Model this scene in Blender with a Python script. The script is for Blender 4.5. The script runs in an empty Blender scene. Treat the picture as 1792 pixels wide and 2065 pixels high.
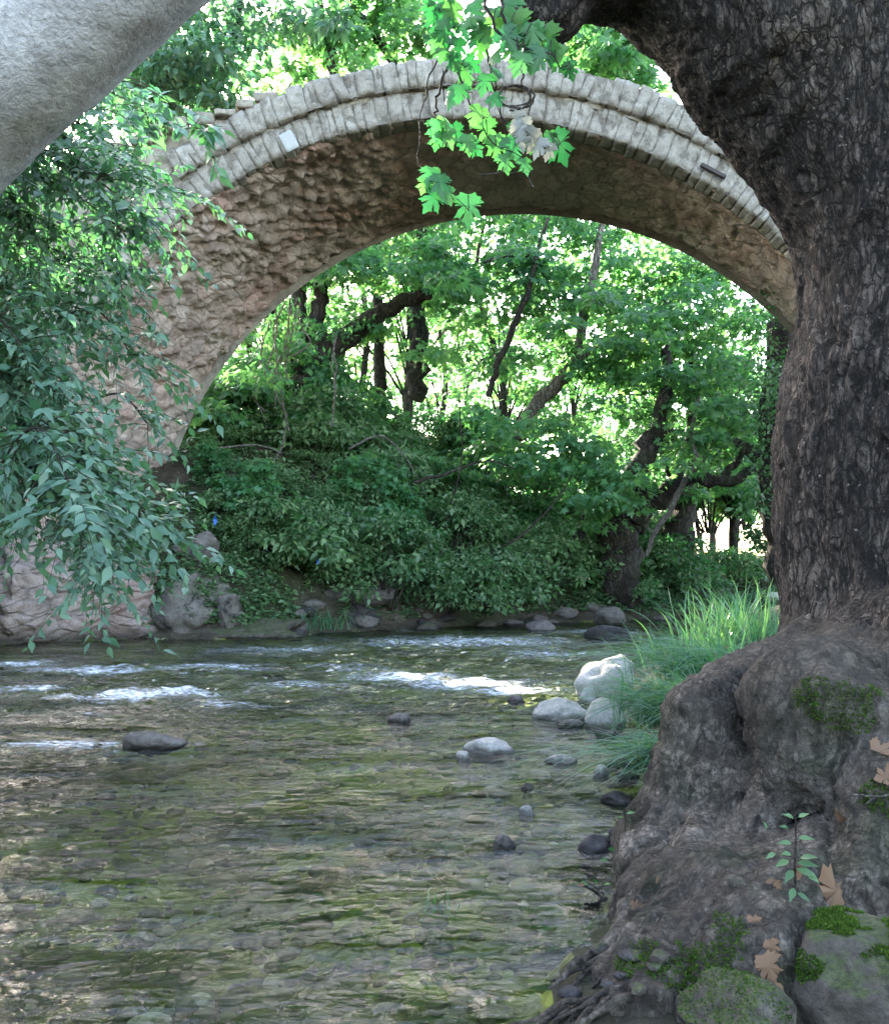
import bpy, bmesh, math, random
import numpy as np
from mathutils import Vector, Matrix

sc = bpy.context.scene
COL = sc.collection
R_ = math.radians
rng = np.random.default_rng(7)
random.seed(7)

# ------------------------------------------------------------------ camera, sky, sun, exposure
FPX, HX, HY, HC = 1921.0, 896.0, 1160.0, 1.2      # focal length, principal column, horizon row (photo at 1792 x 2065), eye height
cam = bpy.data.cameras.new('camera'); camo = bpy.data.objects.new('camera', cam); COL.objects.link(camo)
camo.location = (0, 0, HC); camo.rotation_euler = (R_(90), 0, 0)
cam.sensor_width = 36; cam.sensor_fit = 'AUTO'; cam.lens = 36 * FPX / 2065
cam.shift_y = (HY - 2065 / 2) / 2065
cam.clip_start = 0.05; cam.clip_end = 2000
sc.camera = camo

SUN_EL, SUN_AZ = R_(26), R_(-24)                  # azimuth clockwise from +Y
world = bpy.data.worlds.new('World'); sc.world = world; world.use_nodes = True
wn = world.node_tree
sky = wn.nodes.new('ShaderNodeTexSky'); sky.sky_type = 'NISHITA'; sky.sun_disc = False
sky.sun_elevation = SUN_EL; sky.sun_rotation = SUN_AZ % (2 * math.pi)
sky.dust_density = 1.6; sky.air_density = 0.9; sky.ozone_density = 0.5
bg = wn.nodes['Background']; bg.inputs['Strength'].default_value = 0.15
wn.links.new(sky.outputs[0], bg.inputs['Color'])

sun = bpy.data.lights.new('sun', 'SUN'); suno = bpy.data.objects.new('sun', sun); COL.objects.link(suno)
sun.energy = 5.0; sun.angle = R_(0.6); sun.color = (1.0, 0.95, 0.86)
sd_ = Vector((math.sin(SUN_AZ) * math.cos(SUN_EL), math.cos(SUN_AZ) * math.cos(SUN_EL), math.sin(SUN_EL)))
suno.rotation_euler = sd_.to_track_quat('Z', 'Y').to_euler(); suno.location = sd_ * 60

sc.view_settings.view_transform = 'Standard'; sc.view_settings.look = 'None'
sc.view_settings.gamma = 1; sc.view_settings.exposure = 3.75
sc.view_settings.use_white_balance = True; sc.view_settings.white_balance_temperature = 7200; sc.view_settings.white_balance_tint = 10
sc.render.engine = 'CYCLES'
cy = sc.cycles
cy.use_denoising = True
cy.max_bounces = 7; cy.diffuse_bounces = 3; cy.glossy_bounces = 3; cy.transmission_bounces = 4; cy.transparent_max_bounces = 12
cy.sample_clamp_indirect = 6; cy.caustics_reflective = False; cy.caustics_refractive = False

# ------------------------------------------------------------------ helpers
def P(dx, dy, D):                                   # point seen at photo column / row at distance D
    return np.array([(dx - HX) / FPX * D, D, HC + (HY - dy) / FPX * D])
def W(dx, dy, z=0.0):                               # point of the photo on the level z
    D = (HC - z) * FPX / (dy - HY); return np.array([(dx - HX) / FPX * D, D, z])

def tag(o, label=None, cat=None, group=None, kind=None):
    if label: o['label'] = label
    if cat: o['category'] = cat
    if group: o['group'] = group
    if kind: o['kind'] = kind
    return o
def empty(name, loc, label, cat, group=None):
    o = bpy.data.objects.new(name, None); COL.objects.link(o); o.location = tuple(loc); o.empty_display_size = .2
    return tag(o, label, cat, group)
def link(name, me, mat, parent=None, smooth=True):
    o = bpy.data.objects.new(name, me); COL.objects.link(o)
    if mat is not None and not me.materials: me.materials.append(mat)
    if smooth: me.polygons.foreach_set('use_smooth', np.ones(len(me.polygons), bool))
    if parent is not None:
        o.parent = parent; o.matrix_parent_inverse = Matrix.Translation(-parent.location)
    return o
def copy_tree(o, loc=None, rz=0, scale=None):
    c = o.copy(); COL.objects.link(c)
    if loc is not None: c.location = tuple(loc)
    c.rotation_euler = (0, 0, rz)
    if scale is not None: c.scale = (scale,) * 3 if np.isscalar(scale) else scale
    for ch in o.children:
        k = ch.copy(); COL.objects.link(k); k.parent = c; k.matrix_parent_inverse = ch.matrix_parent_inverse
        for g in ch.children:
            q = g.copy(); COL.objects.link(q); q.parent = k; q.matrix_parent_inverse = g.matrix_parent_inverse
    return c

def mesh_np(name, V, F):
    """V (n,3), F (m,k) with one k, or a list of such arrays"""
    V = np.ascontiguousarray(V, np.float32)
    Fs = F if isinstance(F, list) else [F]
    Fs = [np.asarray(f, np.int32) for f in Fs if len(f)]
    loops = np.concatenate([f.ravel() for f in Fs])
    tot = np.concatenate([np.full(len(f), f.shape[1], np.int32) for f in Fs])
    st = np.concatenate([[0], np.cumsum(tot)[:-1]]).astype(np.int32)
    me = bpy.data.meshes.new(name)
    me.vertices.add(len(V)); me.vertices.foreach_set('co', V.ravel())
    me.loops.add(len(loops)); me.loops.foreach_set('vertex_index', loops)
    me.polygons.add(len(tot)); me.polygons.foreach_set('loop_start', st); me.polygons.foreach_set('loop_total', tot)
    me.update(calc_edges=True); me.validate()
    return me
def grid_faces(nu, nv, flip=False):
    i = np.arange(nu - 1)[:, None] * nv + np.arange(nv - 1)[None, :]
    f = np.stack([i, i + nv, i + nv + 1, i + 1], -1).reshape(-1, 4)
    return f[:, ::-1] if flip else f
def attr(me, name, vals):
    a = me.attributes.new(name, 'FLOAT', 'POINT'); a.data.foreach_set('value', np.asarray(vals, np.float32))

class MB:
    def __init__(s): s.V = []; s.T = []; s.Q = []; s.n = 0
    def add(s, V, T=None, Q=None):
        s.V.append(np.asarray(V, float))
        if T is not None and len(T): s.T.append(np.asarray(T) + s.n)
        if Q is not None and len(Q): s.Q.append(np.asarray(Q) + s.n)
        s.n += len(V)
    def tube(s, pts, rad, sides=8, wob=0.0):
        pts = np.asarray(pts, float); n = len(pts); rad = np.broadcast_to(np.asarray(rad, float), (n,))
        t = np.gradient(pts, axis=0); t /= np.linalg.norm(t, axis=1)[:, None] + 1e-9
        ref = np.array([0.31, 0.95, 0.05]); V = []
        for i in range(n):
            u = np.cross(t[i], ref); u /= np.linalg.norm(u) + 1e-9
            v = np.cross(t[i], u); a = np.arange(sides) / sides * 2 * math.pi
            r = rad[i] * (1 + (rng.normal(0, wob, sides) if wob else 0))
            V.append(pts[i] + (np.cos(a) * r)[:, None] * u + (np.sin(a) * r)[:, None] * v)
        V.append(pts[-1:] + t[-1:] * rad[-1] * .6); V = np.concatenate(V)
        i = np.arange(n - 1)[:, None] * sides + np.arange(sides)[None]
        j = np.arange(n - 1)[:, None] * sides + (np.arange(sides)[None] + 1) % sides
        Q = np.stack([i, j, j + sides, i + sides], -1).reshape(-1, 4)
        k = (n - 1) * sides; a = np.arange(sides)
        s.add(V, np.stack([k + a, k + (a + 1) % sides, np.full(sides, n * sides)], -1), Q)
    def build(s, name, mat, parent=None, smooth=True):
        F = []
        if s.Q: F.append(np.concatenate(s.Q))
        if s.T: F.append(np.concatenate(s.T))
        return link(name, mesh_np(name, np.concatenate(s.V), F), mat, parent, smooth)

def _h(ix, iy, iz, seed):
    with np.errstate(over='ignore'):
        h = ix.astype(np.uint32) * np.uint32(374761393) + iy.astype(np.uint32) * np.uint32(668265263) + iz.astype(np.uint32) * np.uint32(2246822519) + np.uint32((seed * 3266489917) & 0xffffffff)
        h = (h ^ (h >> np.uint32(13))) * np.uint32(1274126177); h = (h ^ (h >> np.uint32(16))) * np.uint32(2654435761)
        return (h ^ (h >> np.uint32(15))).astype(np.float64) / 4294967295.0
def vnoise(p, seed=0):
    p = np.asarray(p, float); i = np.floor(p).astype(np.int64); f = p - i; f = f * f * f * (f * (f * 6 - 15) + 10)
    i = i.astype(np.int64) & 0x7fffffff
    r = 0
    for a in (0, 1):
        for b in (0, 1):
            for c in (0, 1):
                w = (f[:, 0] if a else 1 - f[:, 0]) * (f[:, 1] if b else 1 - f[:, 1]) * (f[:, 2] if c else 1 - f[:, 2])
                r = r + w * _h(i[:, 0] + a, i[:, 1] + b, i[:, 2] + c, seed)
    return r * 2 - 1
def fbm(p, octv=4, seed=0, gain=.5):
    p = np.asarray(p, float); r = 0; a = 1; t = 0
    for o in range(octv):
        r = r + a * vnoise(p * 2 ** o + o * 17.3, seed + o); t += a; a *= gain
    return r / t * 1.6
def vor(p, seed=0, jit=.85):
    p = np.asarray(p, float); b = np.floor(p).astype(np.int64); f1 = np.full(len(p), 9.); f2 = f1.copy(); cid = np.zeros(len(p))
    for a in (-1, 0, 1):
        for c in (-1, 0, 1):
            for d in (-1, 0, 1):
                q = b + (a, c, d); m = q & 0x7fffffff
                o = np.stack([_h(m[:, 0], m[:, 1], m[:, 2], seed + k) for k in (1, 2, 3)], -1)
                dd = np.linalg.norm(q + .5 + (o - .5) * jit - p, axis=1); id_ = o[:, 0] * .37 + o[:, 1] * .63
                n = dd < f1; f2 = np.where(n, f1, np.minimum(f2, dd)); cid = np.where(n, id_, cid); f1 = np.where(n, dd, f1)
    return f1, f2, cid
def sstep(a, b, x):
    t = np.clip((x - a) / (b - a), 0, 1); return t * t * (3 - 2 * t)
def unit(v): return v / (np.linalg.norm(v, axis=-1, keepdims=True) + 1e-9)
def spline(pts, n):
    pts = np.asarray(pts, float); k = len(pts)
    t = np.linspace(0, k - 1, n); i = np.clip(np.floor(t).astype(int), 0, k - 2); f = (t - i)[:, None]
    g = lambda j: pts[np.clip(j, 0, k - 1)]
    p0, p1, p2, p3 = g(i - 1), g(i), g(i + 1), g(i + 2)
    return .5 * (2 * p1 + (p2 - p0) * f + (2 * p0 - 5 * p1 + 4 * p2 - p3) * f ** 2 + (3 * p1 - p0 - 3 * p2 + p3) * f ** 3)

# ------------------------------------------------------------------ materials
def node(nt, t, ins=None, **at):
    nd = nt.nodes.new(t)
    for k, v in at.items(): setattr(nd, k, v)
    for k, v in (ins or {}).items():
        s = nd.inputs[k]
        if isinstance(v, bpy.types.NodeSocket): nt.links.new(v, s)
        else: s.default_value = v
    return nd
class Mat:
    def __init__(s, name):
        s.m = bpy.data.materials.new(name); s.m.use_nodes = True; s.nt = s.m.node_tree; s.nt.nodes.clear()
        s.out = s.nt.nodes.new('ShaderNodeOutputMaterial'); s.tc = s.nt.nodes.new('ShaderNodeTexCoord'); s.gp = s.nt.nodes.new('ShaderNodeNewGeometry')
        s.obj = s.tc.outputs['Object']; s.pos = s.gp.outputs['Position']
    def n(s, t, ins=None, **at): return node(s.nt, 'ShaderNode' + t, ins, **at)
    def map(s, v, scale=(1, 1, 1), rot=(0, 0, 0)):
        return s.n('Mapping', {'Vector': v, 'Scale': scale, 'Rotation': rot}).outputs[0]
    def noise(s, v, scale, detail=5, rough=.6, dist=0):
        return s.n('TexNoise', {'Vector': v, 'Scale': scale, 'Detail': detail, 'Roughness': rough, 'Distortion': dist}).outputs[0]
    def vor(s, v, scale, feature='F1', out=0):
        return s.n('TexVoronoi', {'Vector': v, 'Scale': scale}, feature=feature).outputs[out]
    def ramp(s, f, stops, interp='LINEAR'):
        r = s.n('ValToRGB', {'Fac': f}); e = r.color_ramp.elements; r.color_ramp.interpolation = interp
        while len(e) < len(stops): e.new(.5)
        for k, (p, c) in zip(e, stops):
            k.position = p; k.color = (c, c, c, 1) if np.isscalar(c) else (*c, 1)
        return r.outputs[0]
    def mix(s, f, a, b, blend='MIX'):
        m = s.n('Mix', data_type='RGBA', blend_type=blend)
        for i, v in ((0, f), (6, a), (7, b)):
            if isinstance(v, bpy.types.NodeSocket): s.nt.links.new(v, m.inputs[i])
            else: m.inputs[i].default_value = v if i == 0 else (*v, 1)
        return m.outputs[2]
    def math(s, op, a, b=0.0, clamp=False):
        m = s.n('Math', operation=op, use_clamp=clamp)
        for i, v in ((0, a), (1, b)):
            if isinstance(v, bpy.types.NodeSocket): s.nt.links.new(v, m.inputs[i])
            else: m.inputs[i].default_value = v
        return m.outputs[0]
    def crack(s, v, scale, dist=.6):                # 0 in furrows, 1 on plates
        a = s.math('ABSOLUTE', s.math('SUBTRACT', s.noise(s.map(v, scale), 1.5, 6, .62, dist), .5))
        b = s.math('ABSOLUTE', s.math('SUBTRACT', s.noise(s.map(v, tuple(x * 1.37 for x in scale)), 2.3, 5, .62, dist), .52))
        w = s.n('VectorMath', {0: s.n('TexNoise', {'Vector': v, 'Scale': 9.0, 'Detail': 4.}).outputs[1], 3: .10}, operation='SCALE').outputs[0]
        q = s.n('VectorMath', {0: v, 1: w}, operation='ADD').outputs[0]
        e = s.ramp(s.vor(s.map(q, tuple(x * 2.1 for x in scale[:2]) + (scale[2] * 2.6,)), 1.0, 'DISTANCE_TO_EDGE'), [(.0, .0), (.10, 1.)])
        return s.math('MULTIPLY', e, s.math('MULTIPLY', s.ramp(a, [(0, 0.), (.07, 1.)]), s.ramp(b, [(0, .35), (.06, 1.)])))
    def bump(s, h, strength=.5, dist=.02, normal=None):
        ins = {'Height': h, 'Strength': strength, 'Distance': dist}
        if normal is not None: ins['Normal'] = normal
        return s.n('Bump', ins).outputs[0]
    def attr(s, name): return s.n('Attribute', attribute_name=name).outputs['Fac']
    def bsdf(s, col, rough=.8, normal=None, spec=.3):
        ins = {'Base Color': col if isinstance(col, bpy.types.NodeSocket) else (*col, 1), 'Roughness': rough, 'Specular IOR Level': spec}
        if normal is not None: ins['Normal'] = normal
        return s.n('BsdfPrincipled', ins).outputs[0]
    def done(s, sh):
        s.nt.links.new(sh, s.out.inputs['Surface']); return s.m

def leaf_mat(name, cols, trans, tf=.5, rough=.42, spec=.5):
    """cols: dark .. light reflectance, trans: light let through"""
    g = Mat(name); r = g.gp.outputs['Random Per Island']
    n = g.noise(g.pos, .35, 3)
    v = g.math('ADD', g.math('MULTIPLY', r, .65), g.math('MULTIPLY', g.ramp(n, [(.3, 0.), (.7, 1.)]), .35))
    c = g.ramp(v, [(0, cols[0]), (.55, cols[1]), (1, cols[2])])
    t = g.ramp(v, [(0, trans[0]), (1, trans[1])])
    b = g.bsdf(c, rough, None, spec)
    tr = g.n('BsdfTranslucent', {'Color': t}).outputs[0]
    return g.done(g.n('MixShader', {0: tf, 1: b, 2: tr}).outputs[0])
L_PLANE = leaf_mat('plane_leaf', [(.03, .10, .05), (.05, .16, .065), (.09, .22, .08)], [(.04, .24, .06), (.22, .46, .11)], .5)
def palm_leaf_mat():
    g = Mat('hanging_leaf'); r = g.gp.outputs['Random Per Island']; lx = g.math('ABSOLUTE', g.attr('lx')); ly = g.attr('ly'); v = None
    for a in (0, 38, 72):
        ca, sa = math.cos(R_(a)), math.sin(R_(a)); d = g.math('ABSOLUTE', g.math('SUBTRACT', g.math('MULTIPLY', lx, ca), g.math('MULTIPLY', g.math('SUBTRACT', ly, .04), sa)))
        k = g.ramp(d, [(.008, 1.), (.028, 0.)]); v = k if v is None else g.math('MAXIMUM', v, k)
    n = g.noise(g.pos, 30, 4); c = g.ramp(g.math('ADD', g.math('MULTIPLY', r, .7), g.math('MULTIPLY', n, .3)), [(.1, (.025, .11, .04)), (.5, (.04, .17, .055)), (.9, (.09, .22, .06))])
    t = g.ramp(r, [(0, (.01, .14, .03)), (.5, (.02, .25, .05)), (1, (.10, .34, .06))])
    t = g.mix(g.math('MULTIPLY', g.ramp(n, [(.55, 0.), (.7, 1.)]), .4), t, (.10, .16, .03)); c = g.mix(g.math('MULTIPLY', v, .5), c, (.16, .3, .12)); t = g.mix(g.math('MULTIPLY', v, .55), t, (.005, .06, .02))
    return g.done(g.n('MixShader', {0: .5, 1: g.bsdf(c, .45, None, .45), 2: g.n('BsdfTranslucent', {'Color': t}).outputs[0]}).outputs[0])
L_NEAR = palm_leaf_mat()
L_LANCE = leaf_mat('pointed_leaf', [(.035, .09, .06), (.08, .165, .11), (.17, .27, .18)], [(.02, .14, .05), (.10, .28, .07)], .36)
L_SHRUB = leaf_mat('shrub_leaf', [(.04, .09, .04), (.09, .165, .07), (.18, .27, .11)], [(.02, .16, .04), (.07, .28, .06)], .42)
L_GRASS = leaf_mat('sedge_blade', [(.03, .11, .065), (.045, .16, .09), (.13, .24, .12)], [(.03, .18, .06), (.2, .40, .09)], .4)
L_DRY = leaf_mat('dry_leaf', [(.07, .042, .026), (.14, .082, .05), (.24, .15, .095)], [(.3, .15, .06), (.4, .2, .08)], .25, .7, .2)
L_PALE = leaf_mat('withered_leaf', [(.2, .2, .18), (.3, .3, .28), (.42, .4, .38)], [(.2, .2, .15), (.3, .3, .2)], .3, .7, .2)

def bark_mat(name, dark, mid, light, vs=1.0, moss=0.0, lich=.5, bs=1.0):
    g = Mat(name); p = g.pos
    st = g.map(p, (6 * vs, 6 * vs, 1.8 * vs))
    n1 = g.noise(st, 1.7, 9, .72, .25)
    crk = g.crack(p, (7 * vs, 7 * vs, 1.7 * vs))
    big = g.noise(p, 1.3, 4)
    c = g.ramp(n1, [(.3, dark), (.52, mid), (.75, light)])
    c = g.mix(g.math('MULTIPLY', g.ramp(big, [(.5, 0.), (.7, 1.)]), .5), c, light)
    c = g.mix(g.math('SUBTRACT', 1.0, crk), c, tuple(x * .35 for x in dark))
    c = g.mix(g.math('MULTIPLY', g.ramp(g.noise(p, 45, 3, .6), [(.40, 1.), (.50, 0.)]), .35), c, tuple(x * .6 for x in dark))
    sp = g.ramp(g.noise(p, 34, 3), [(.66, 0.), (.72, 1.)])
    c = g.mix(g.math('MULTIPLY', sp, lich), c, tuple(min(.5, x * 2.2) for x in light))
    if moss:
        ms = g.math('MULTIPLY', g.ramp(g.noise(p, 2.2, 6, .7), [(.5, 0.), (.6, 1.)]), moss)
        c = g.mix(ms, c, (.035, .055, .015))
    h = g.math('ADD', g.math('MULTIPLY', n1, 1.0), g.math('ADD', g.math('MULTIPLY', crk, .35), g.math('MULTIPLY', g.noise(p, 60, 4), .25)))
    return g.done(g.bsdf(c, .85, g.bump(h, 1.0, .04 * bs), .2))
M_BARK = bark_mat('plane_bark', (.018, .0135, .0105), (.105, .081, .066), (.22, .175, .143), 1.3)
M_TRUNK = bark_mat('forest_bark', (.03, .024, .02), (.07, .056, .046), (.13, .11, .095), .6, .25)
M_TWIG = bark_mat('twig_bark', (.06, .045, .035), (.13, .10, .08), (.24, .2, .17), 3)
M_PALEWOOD = bark_mat('bare_wood', (.16, .13, .11), (.3, .27, .24), (.45, .42, .38), 2)

def root_mat():
    g = Mat('root_bark'); p = g.pos
    sep = g.n('SeparateXYZ', {0: p}).outputs[2]
    st = g.map(p, (7, 7, 2.2)); n1 = g.noise(st, 1.9, 10, .74, .25)
    big = g.noise(p, 1.9, 5, .6); fine = g.noise(p, 30, 8, .78)
    up = g.noise(g.map(p, (3, 3, 3)), 2.2, 9, .78, .5)
    dark, mid, tan = (.021, .0165, .0125), (.155, .126, .098), (.45, .375, .305)
    c = g.ramp(n1, [(.28, dark), (.5, mid), (.78, (.17, .135, .115))])
    low = g.ramp(sep, [(.0, 0.), (1.0, 1.)])                                   # 1 above the roots
    lowm = g.math('SUBTRACT', 1.0, g.ramp(g.math('MULTIPLY', sep, .9), [(.45, 0.), (.85, 1.)]))
    tanm = g.math('MULTIPLY', g.ramp(big, [(.44, 0.), (.56, 1.)]), g.ramp(fine, [(.40, .0), (.55, 1.)]))
    c = g.mix(g.math('MULTIPLY', g.math('MULTIPLY', tanm, lowm), .9), c, g.ramp(g.noise(p, 55, 5, .7), [(.35, tuple(x * .45 for x in tan)), (.6, tan), (.75, (.4, .34, .29))]))
    sc2 = g.ramp(g.vor(p, 42, 'F1', 0), [(.12, 1.), (.3, 0.)])
    c = g.mix(g.math('MULTIPLY', g.math('MULTIPLY', sc2, lowm), .35), c, (.4, .35, .31))
    grit = g.math('MULTIPLY', g.ramp(up, [(.52, 0.), (.6, 1.)]), lowm)
    c = g.mix(g.math('MULTIPLY', grit, .85), c, (.018, .014, .011))
    nz = g.n('SeparateXYZ', {0: g.gp.outputs['Normal']}).outputs[2]
    ms = g.math('MULTIPLY', g.math('MULTIPLY', g.ramp(g.noise(p, 3.1, 6, .7), [(.47, 0.), (.6, 1.)]), lowm), .55)
    c = g.mix(ms, c, (.03, .048, .012))
    crk = g.crack(p, (6, 6, 2.6))
    c = g.mix(g.math('MULTIPLY', g.math('SUBTRACT', 1.0, crk), .6), c, (.012, .009, .008))
    h = g.math('ADD', n1, g.math('ADD', g.math('MULTIPLY', crk, .35), g.math('MULTIPLY', fine, .9)))
    w_ = g.n('VectorMath', {0: g.n('TexNoise', {'Vector': p, 'Scale': 14.0, 'Detail': 3.}).outputs[1], 3: .045}, operation='SCALE').outputs[0]; q_ = g.n('VectorMath', {0: p, 1: w_}, operation='ADD').outputs[0]
    pe = g.ramp(g.vor(g.map(q_, (30, 30, 21)), 1.0, 'DISTANCE_TO_EDGE'), [(0, 0.), (.12, 1.)]); pv_ = g.n('SeparateColor', {0: g.vor(g.map(q_, (30, 30, 21)), 1.0, 'F1', 1)}).outputs[0]
    pm = g.ramp(g.noise(p, 2.6, 4, .6), [(.42, .12), (.62, .8)]); c = g.mix(g.math('MULTIPLY', g.ramp(pv_, [(.3, .5), (.8, 0.)]), pm), c, dark); c = g.mix(g.math('MULTIPLY', g.math('MULTIPLY', g.math('SUBTRACT', 1.0, pe), .7), pm), c, dark); h = g.math('ADD', h, g.math('MULTIPLY', g.math('MULTIPLY', pe, pm), .3))
    return g.done(g.bsdf(c, .85, g.bump(h, 1.0, .04), .2))
M_ROOT = root_mat()

def stone_mat(name, a, b, c_, stain=(.05, .045, .04), stain_amt=.5, sc_=1.0, moss=0.0, wet=False, tint=None, bd=.02):
    g = Mat(name); p = g.obj
    n1 = g.noise(p, 3.5 * sc_, 8, .65); n2 = g.noise(p, 22 * sc_, 6, .7); n3 = g.noise(p, 1.1 * sc_, 4, .6)
    c = g.ramp(n1, [(.3, a), (.5, b), (.7, c_)])
    c = g.mix(g.math('MULTIPLY', g.gp.outputs['Random Per Island'], .5), c, tint or tuple(x * .8 for x in b))
    c = g.mix(g.math('MULTIPLY', g.ramp(n2, [(.35, 1.), (.55, 0.)]), .35), c, tuple(x * .35 for x in a))
    st = g.math('MULTIPLY', g.ramp(g.noise(p, 2.1 * sc_, 9, .75, .5), [(.5, 0.), (.62, 1.)]), stain_amt)
    c = g.mix(st, c, stain)
    if moss:
        nz = g.n('SeparateXYZ', {0: g.gp.outputs['Normal']}).outputs[2]
        mm = g.math('ADD', g.math('MULTIPLY', nz, .4), g.noise(p, 5 * sc_, 6, .7))
        c = g.mix(g.math('MULTIPLY', g.ramp(mm, [(.72, 0.), (.86, 1.)]), moss), c, g.ramp(n2, [(.35, (.012, .025, .004)), (.6, (.05, .085, .012))]))
    if name in ('pale_rock', 'brown_rock'):             # the wetted foot of a stone standing in the stream
        zz = g.n('SeparateXYZ', {0: g.pos}).outputs[2]; c = g.mix(g.ramp(g.math('ADD', zz, g.math('MULTIPLY', n2, .05)), [(.045, .8), (.075, 0.)]), c, tuple(x * .25 for x in a))
    h = g.math('ADD', n1, g.math('MULTIPLY', n2, .5))
    return g.done(g.bsdf(c, .35 if wet else .88, g.bump(h, .7, bd), .5 if wet else .2))
M_RING = stone_mat('limestone_ring', (.15, .13, .108), (.27, .245, .21), (.37, .34, .30), (.07, .058, .045), .75, 2.0, 0, False, (.2, .178, .15), .03)
M_MORTAR = stone_mat('mortar', (.13, .10, .08), (.22, .17, .13), (.3, .22, .17), (.06, .045, .035), .6, 2)
M_JOINT = stone_mat('ring_joint', (.09, .075, .06), (.17, .15, .125), (.24, .215, .18), (.05, .04, .032), .6, 2)
M_WALL = stone_mat('spandrel_stone', (.13, .115, .095), (.24, .21, .17), (.34, .30, .25), (.05, .045, .04), .6, .8, .3)
M_ROCK = stone_mat('pale_rock', (.21, .19, .17), (.36, .335, .30), (.5, .47, .43), (.11, .095, .08), .6, 1.6, bd=.04)
M_ROCKD = stone_mat('dark_wet_rock', (.018, .016, .015), (.045, .04, .038), (.10, .09, .085), (.012, .011, .01), .4, 2)
M_ROCKB = stone_mat('brown_rock', (.06, .05, .043), (.12, .102, .09), (.21, .185, .17), (.025, .02, .016), .6, 2, 0)
M_ROCKM = stone_mat('mossy_rock', (.03, .026, .021), (.075, .063, .052), (.17, .14, .115), (.012, .010, .007), .8, 3.2, .5, bd=.04)
M_OUTCROP = stone_mat('stained_outcrop', (.06, .052, .044), (.135, .118, .10), (.24, .215, .19), (.008, .007, .007), 1.0, 1.3, .4, bd=.08)
M_PIER = stone_mat('pier_masonry', (.24, .19, .165), (.40, .34, .31), (.52, .46, .44), (.07, .06, .045), .55, .7, .25, False, (.36, .25, .21))

def vault_mat(name='vault_rubble', vs=(2.6, 1.5, 3.6), k=1.0, es=.25):
    g = Mat(name); p = g.obj
    d = g.noise(p, 1.6, 4); q = g.n('VectorMath', {0: p, 1: g.n('VectorMath', {0: g.n('TexNoise', {'Vector': p, 'Scale': 1.2}).outputs[1], 3: .5}, operation='SCALE').outputs[0]}, operation='ADD').outputs[0]
    vm = g.map(q, vs)
    f1 = g.vor(vm, 1.0, 'F1', 1)
    e = g.ramp(g.vor(vm, 1.0, 'DISTANCE_TO_EDGE'), [(0, 0.), (.1, 1.)])
    v = g.n('SeparateColor', {0: f1}).outputs[0]
    c = g.ramp(v, [(0, (.44, .33, .28)), (.35, (.56, .44, .38)), (.7, (.62, .48, .41)), (1, (.68, .54, .47))])
    red = g.ramp(g.noise(p, .6, 5, .6), [(.46, 0.), (.64, 1.)])
    c = g.mix(g.math('MULTIPLY', red, .6), c, (.46, .25, .20))
    wx = g.noise(g.map(p, (1.2, .5, 2.2)), 1.0, 9, .72, .8)
    c = g.mix(g.math('MULTIPLY', g.ramp(wx, [(.50, 0.), (.63, 1.)]), .6), c, (.19, .145, .125))
    pale = g.noise(g.map(p, (.9, .5, .9)), 1.0, 7, .7)
    c = g.mix(g.math('MULTIPLY', g.ramp(pale, [(.56, 0.), (.66, 1.)]), .55), c, (.68, .53, .46))
    fn = g.noise(p, 14, 7, .72)
    c = g.mix(g.math('MULTIPLY', g.ramp(fn, [(.33, 1.), (.48, 0.)]), .4), c, (.09, .065, .055))
    if k == 1: c = g.mix(g.math('MULTIPLY', g.math('SUBTRACT', 1.0, e), g.ramp(fn, [(.35, .1), (.6, .6)])), c, (.17, .13, .11))
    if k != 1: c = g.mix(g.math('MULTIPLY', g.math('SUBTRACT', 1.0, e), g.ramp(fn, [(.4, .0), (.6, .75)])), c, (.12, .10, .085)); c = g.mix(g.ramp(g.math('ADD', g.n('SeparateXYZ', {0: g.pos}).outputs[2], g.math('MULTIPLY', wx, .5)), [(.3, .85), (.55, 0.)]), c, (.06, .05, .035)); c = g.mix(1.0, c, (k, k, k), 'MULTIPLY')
    h = g.math('ADD', g.math('MULTIPLY', e, es), g.math('ADD', fn, g.math('MULTIPLY', g.noise(p, 4, 5), .8)))
    return g.done(g.bsdf(c, .9, g.bump(h, 1.0, .09), .15))
M_VAULT = vault_mat()
M_PIER = vault_mat('pier_masonry', (1.5, 1.5, 4.0), .62, .45)

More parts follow.
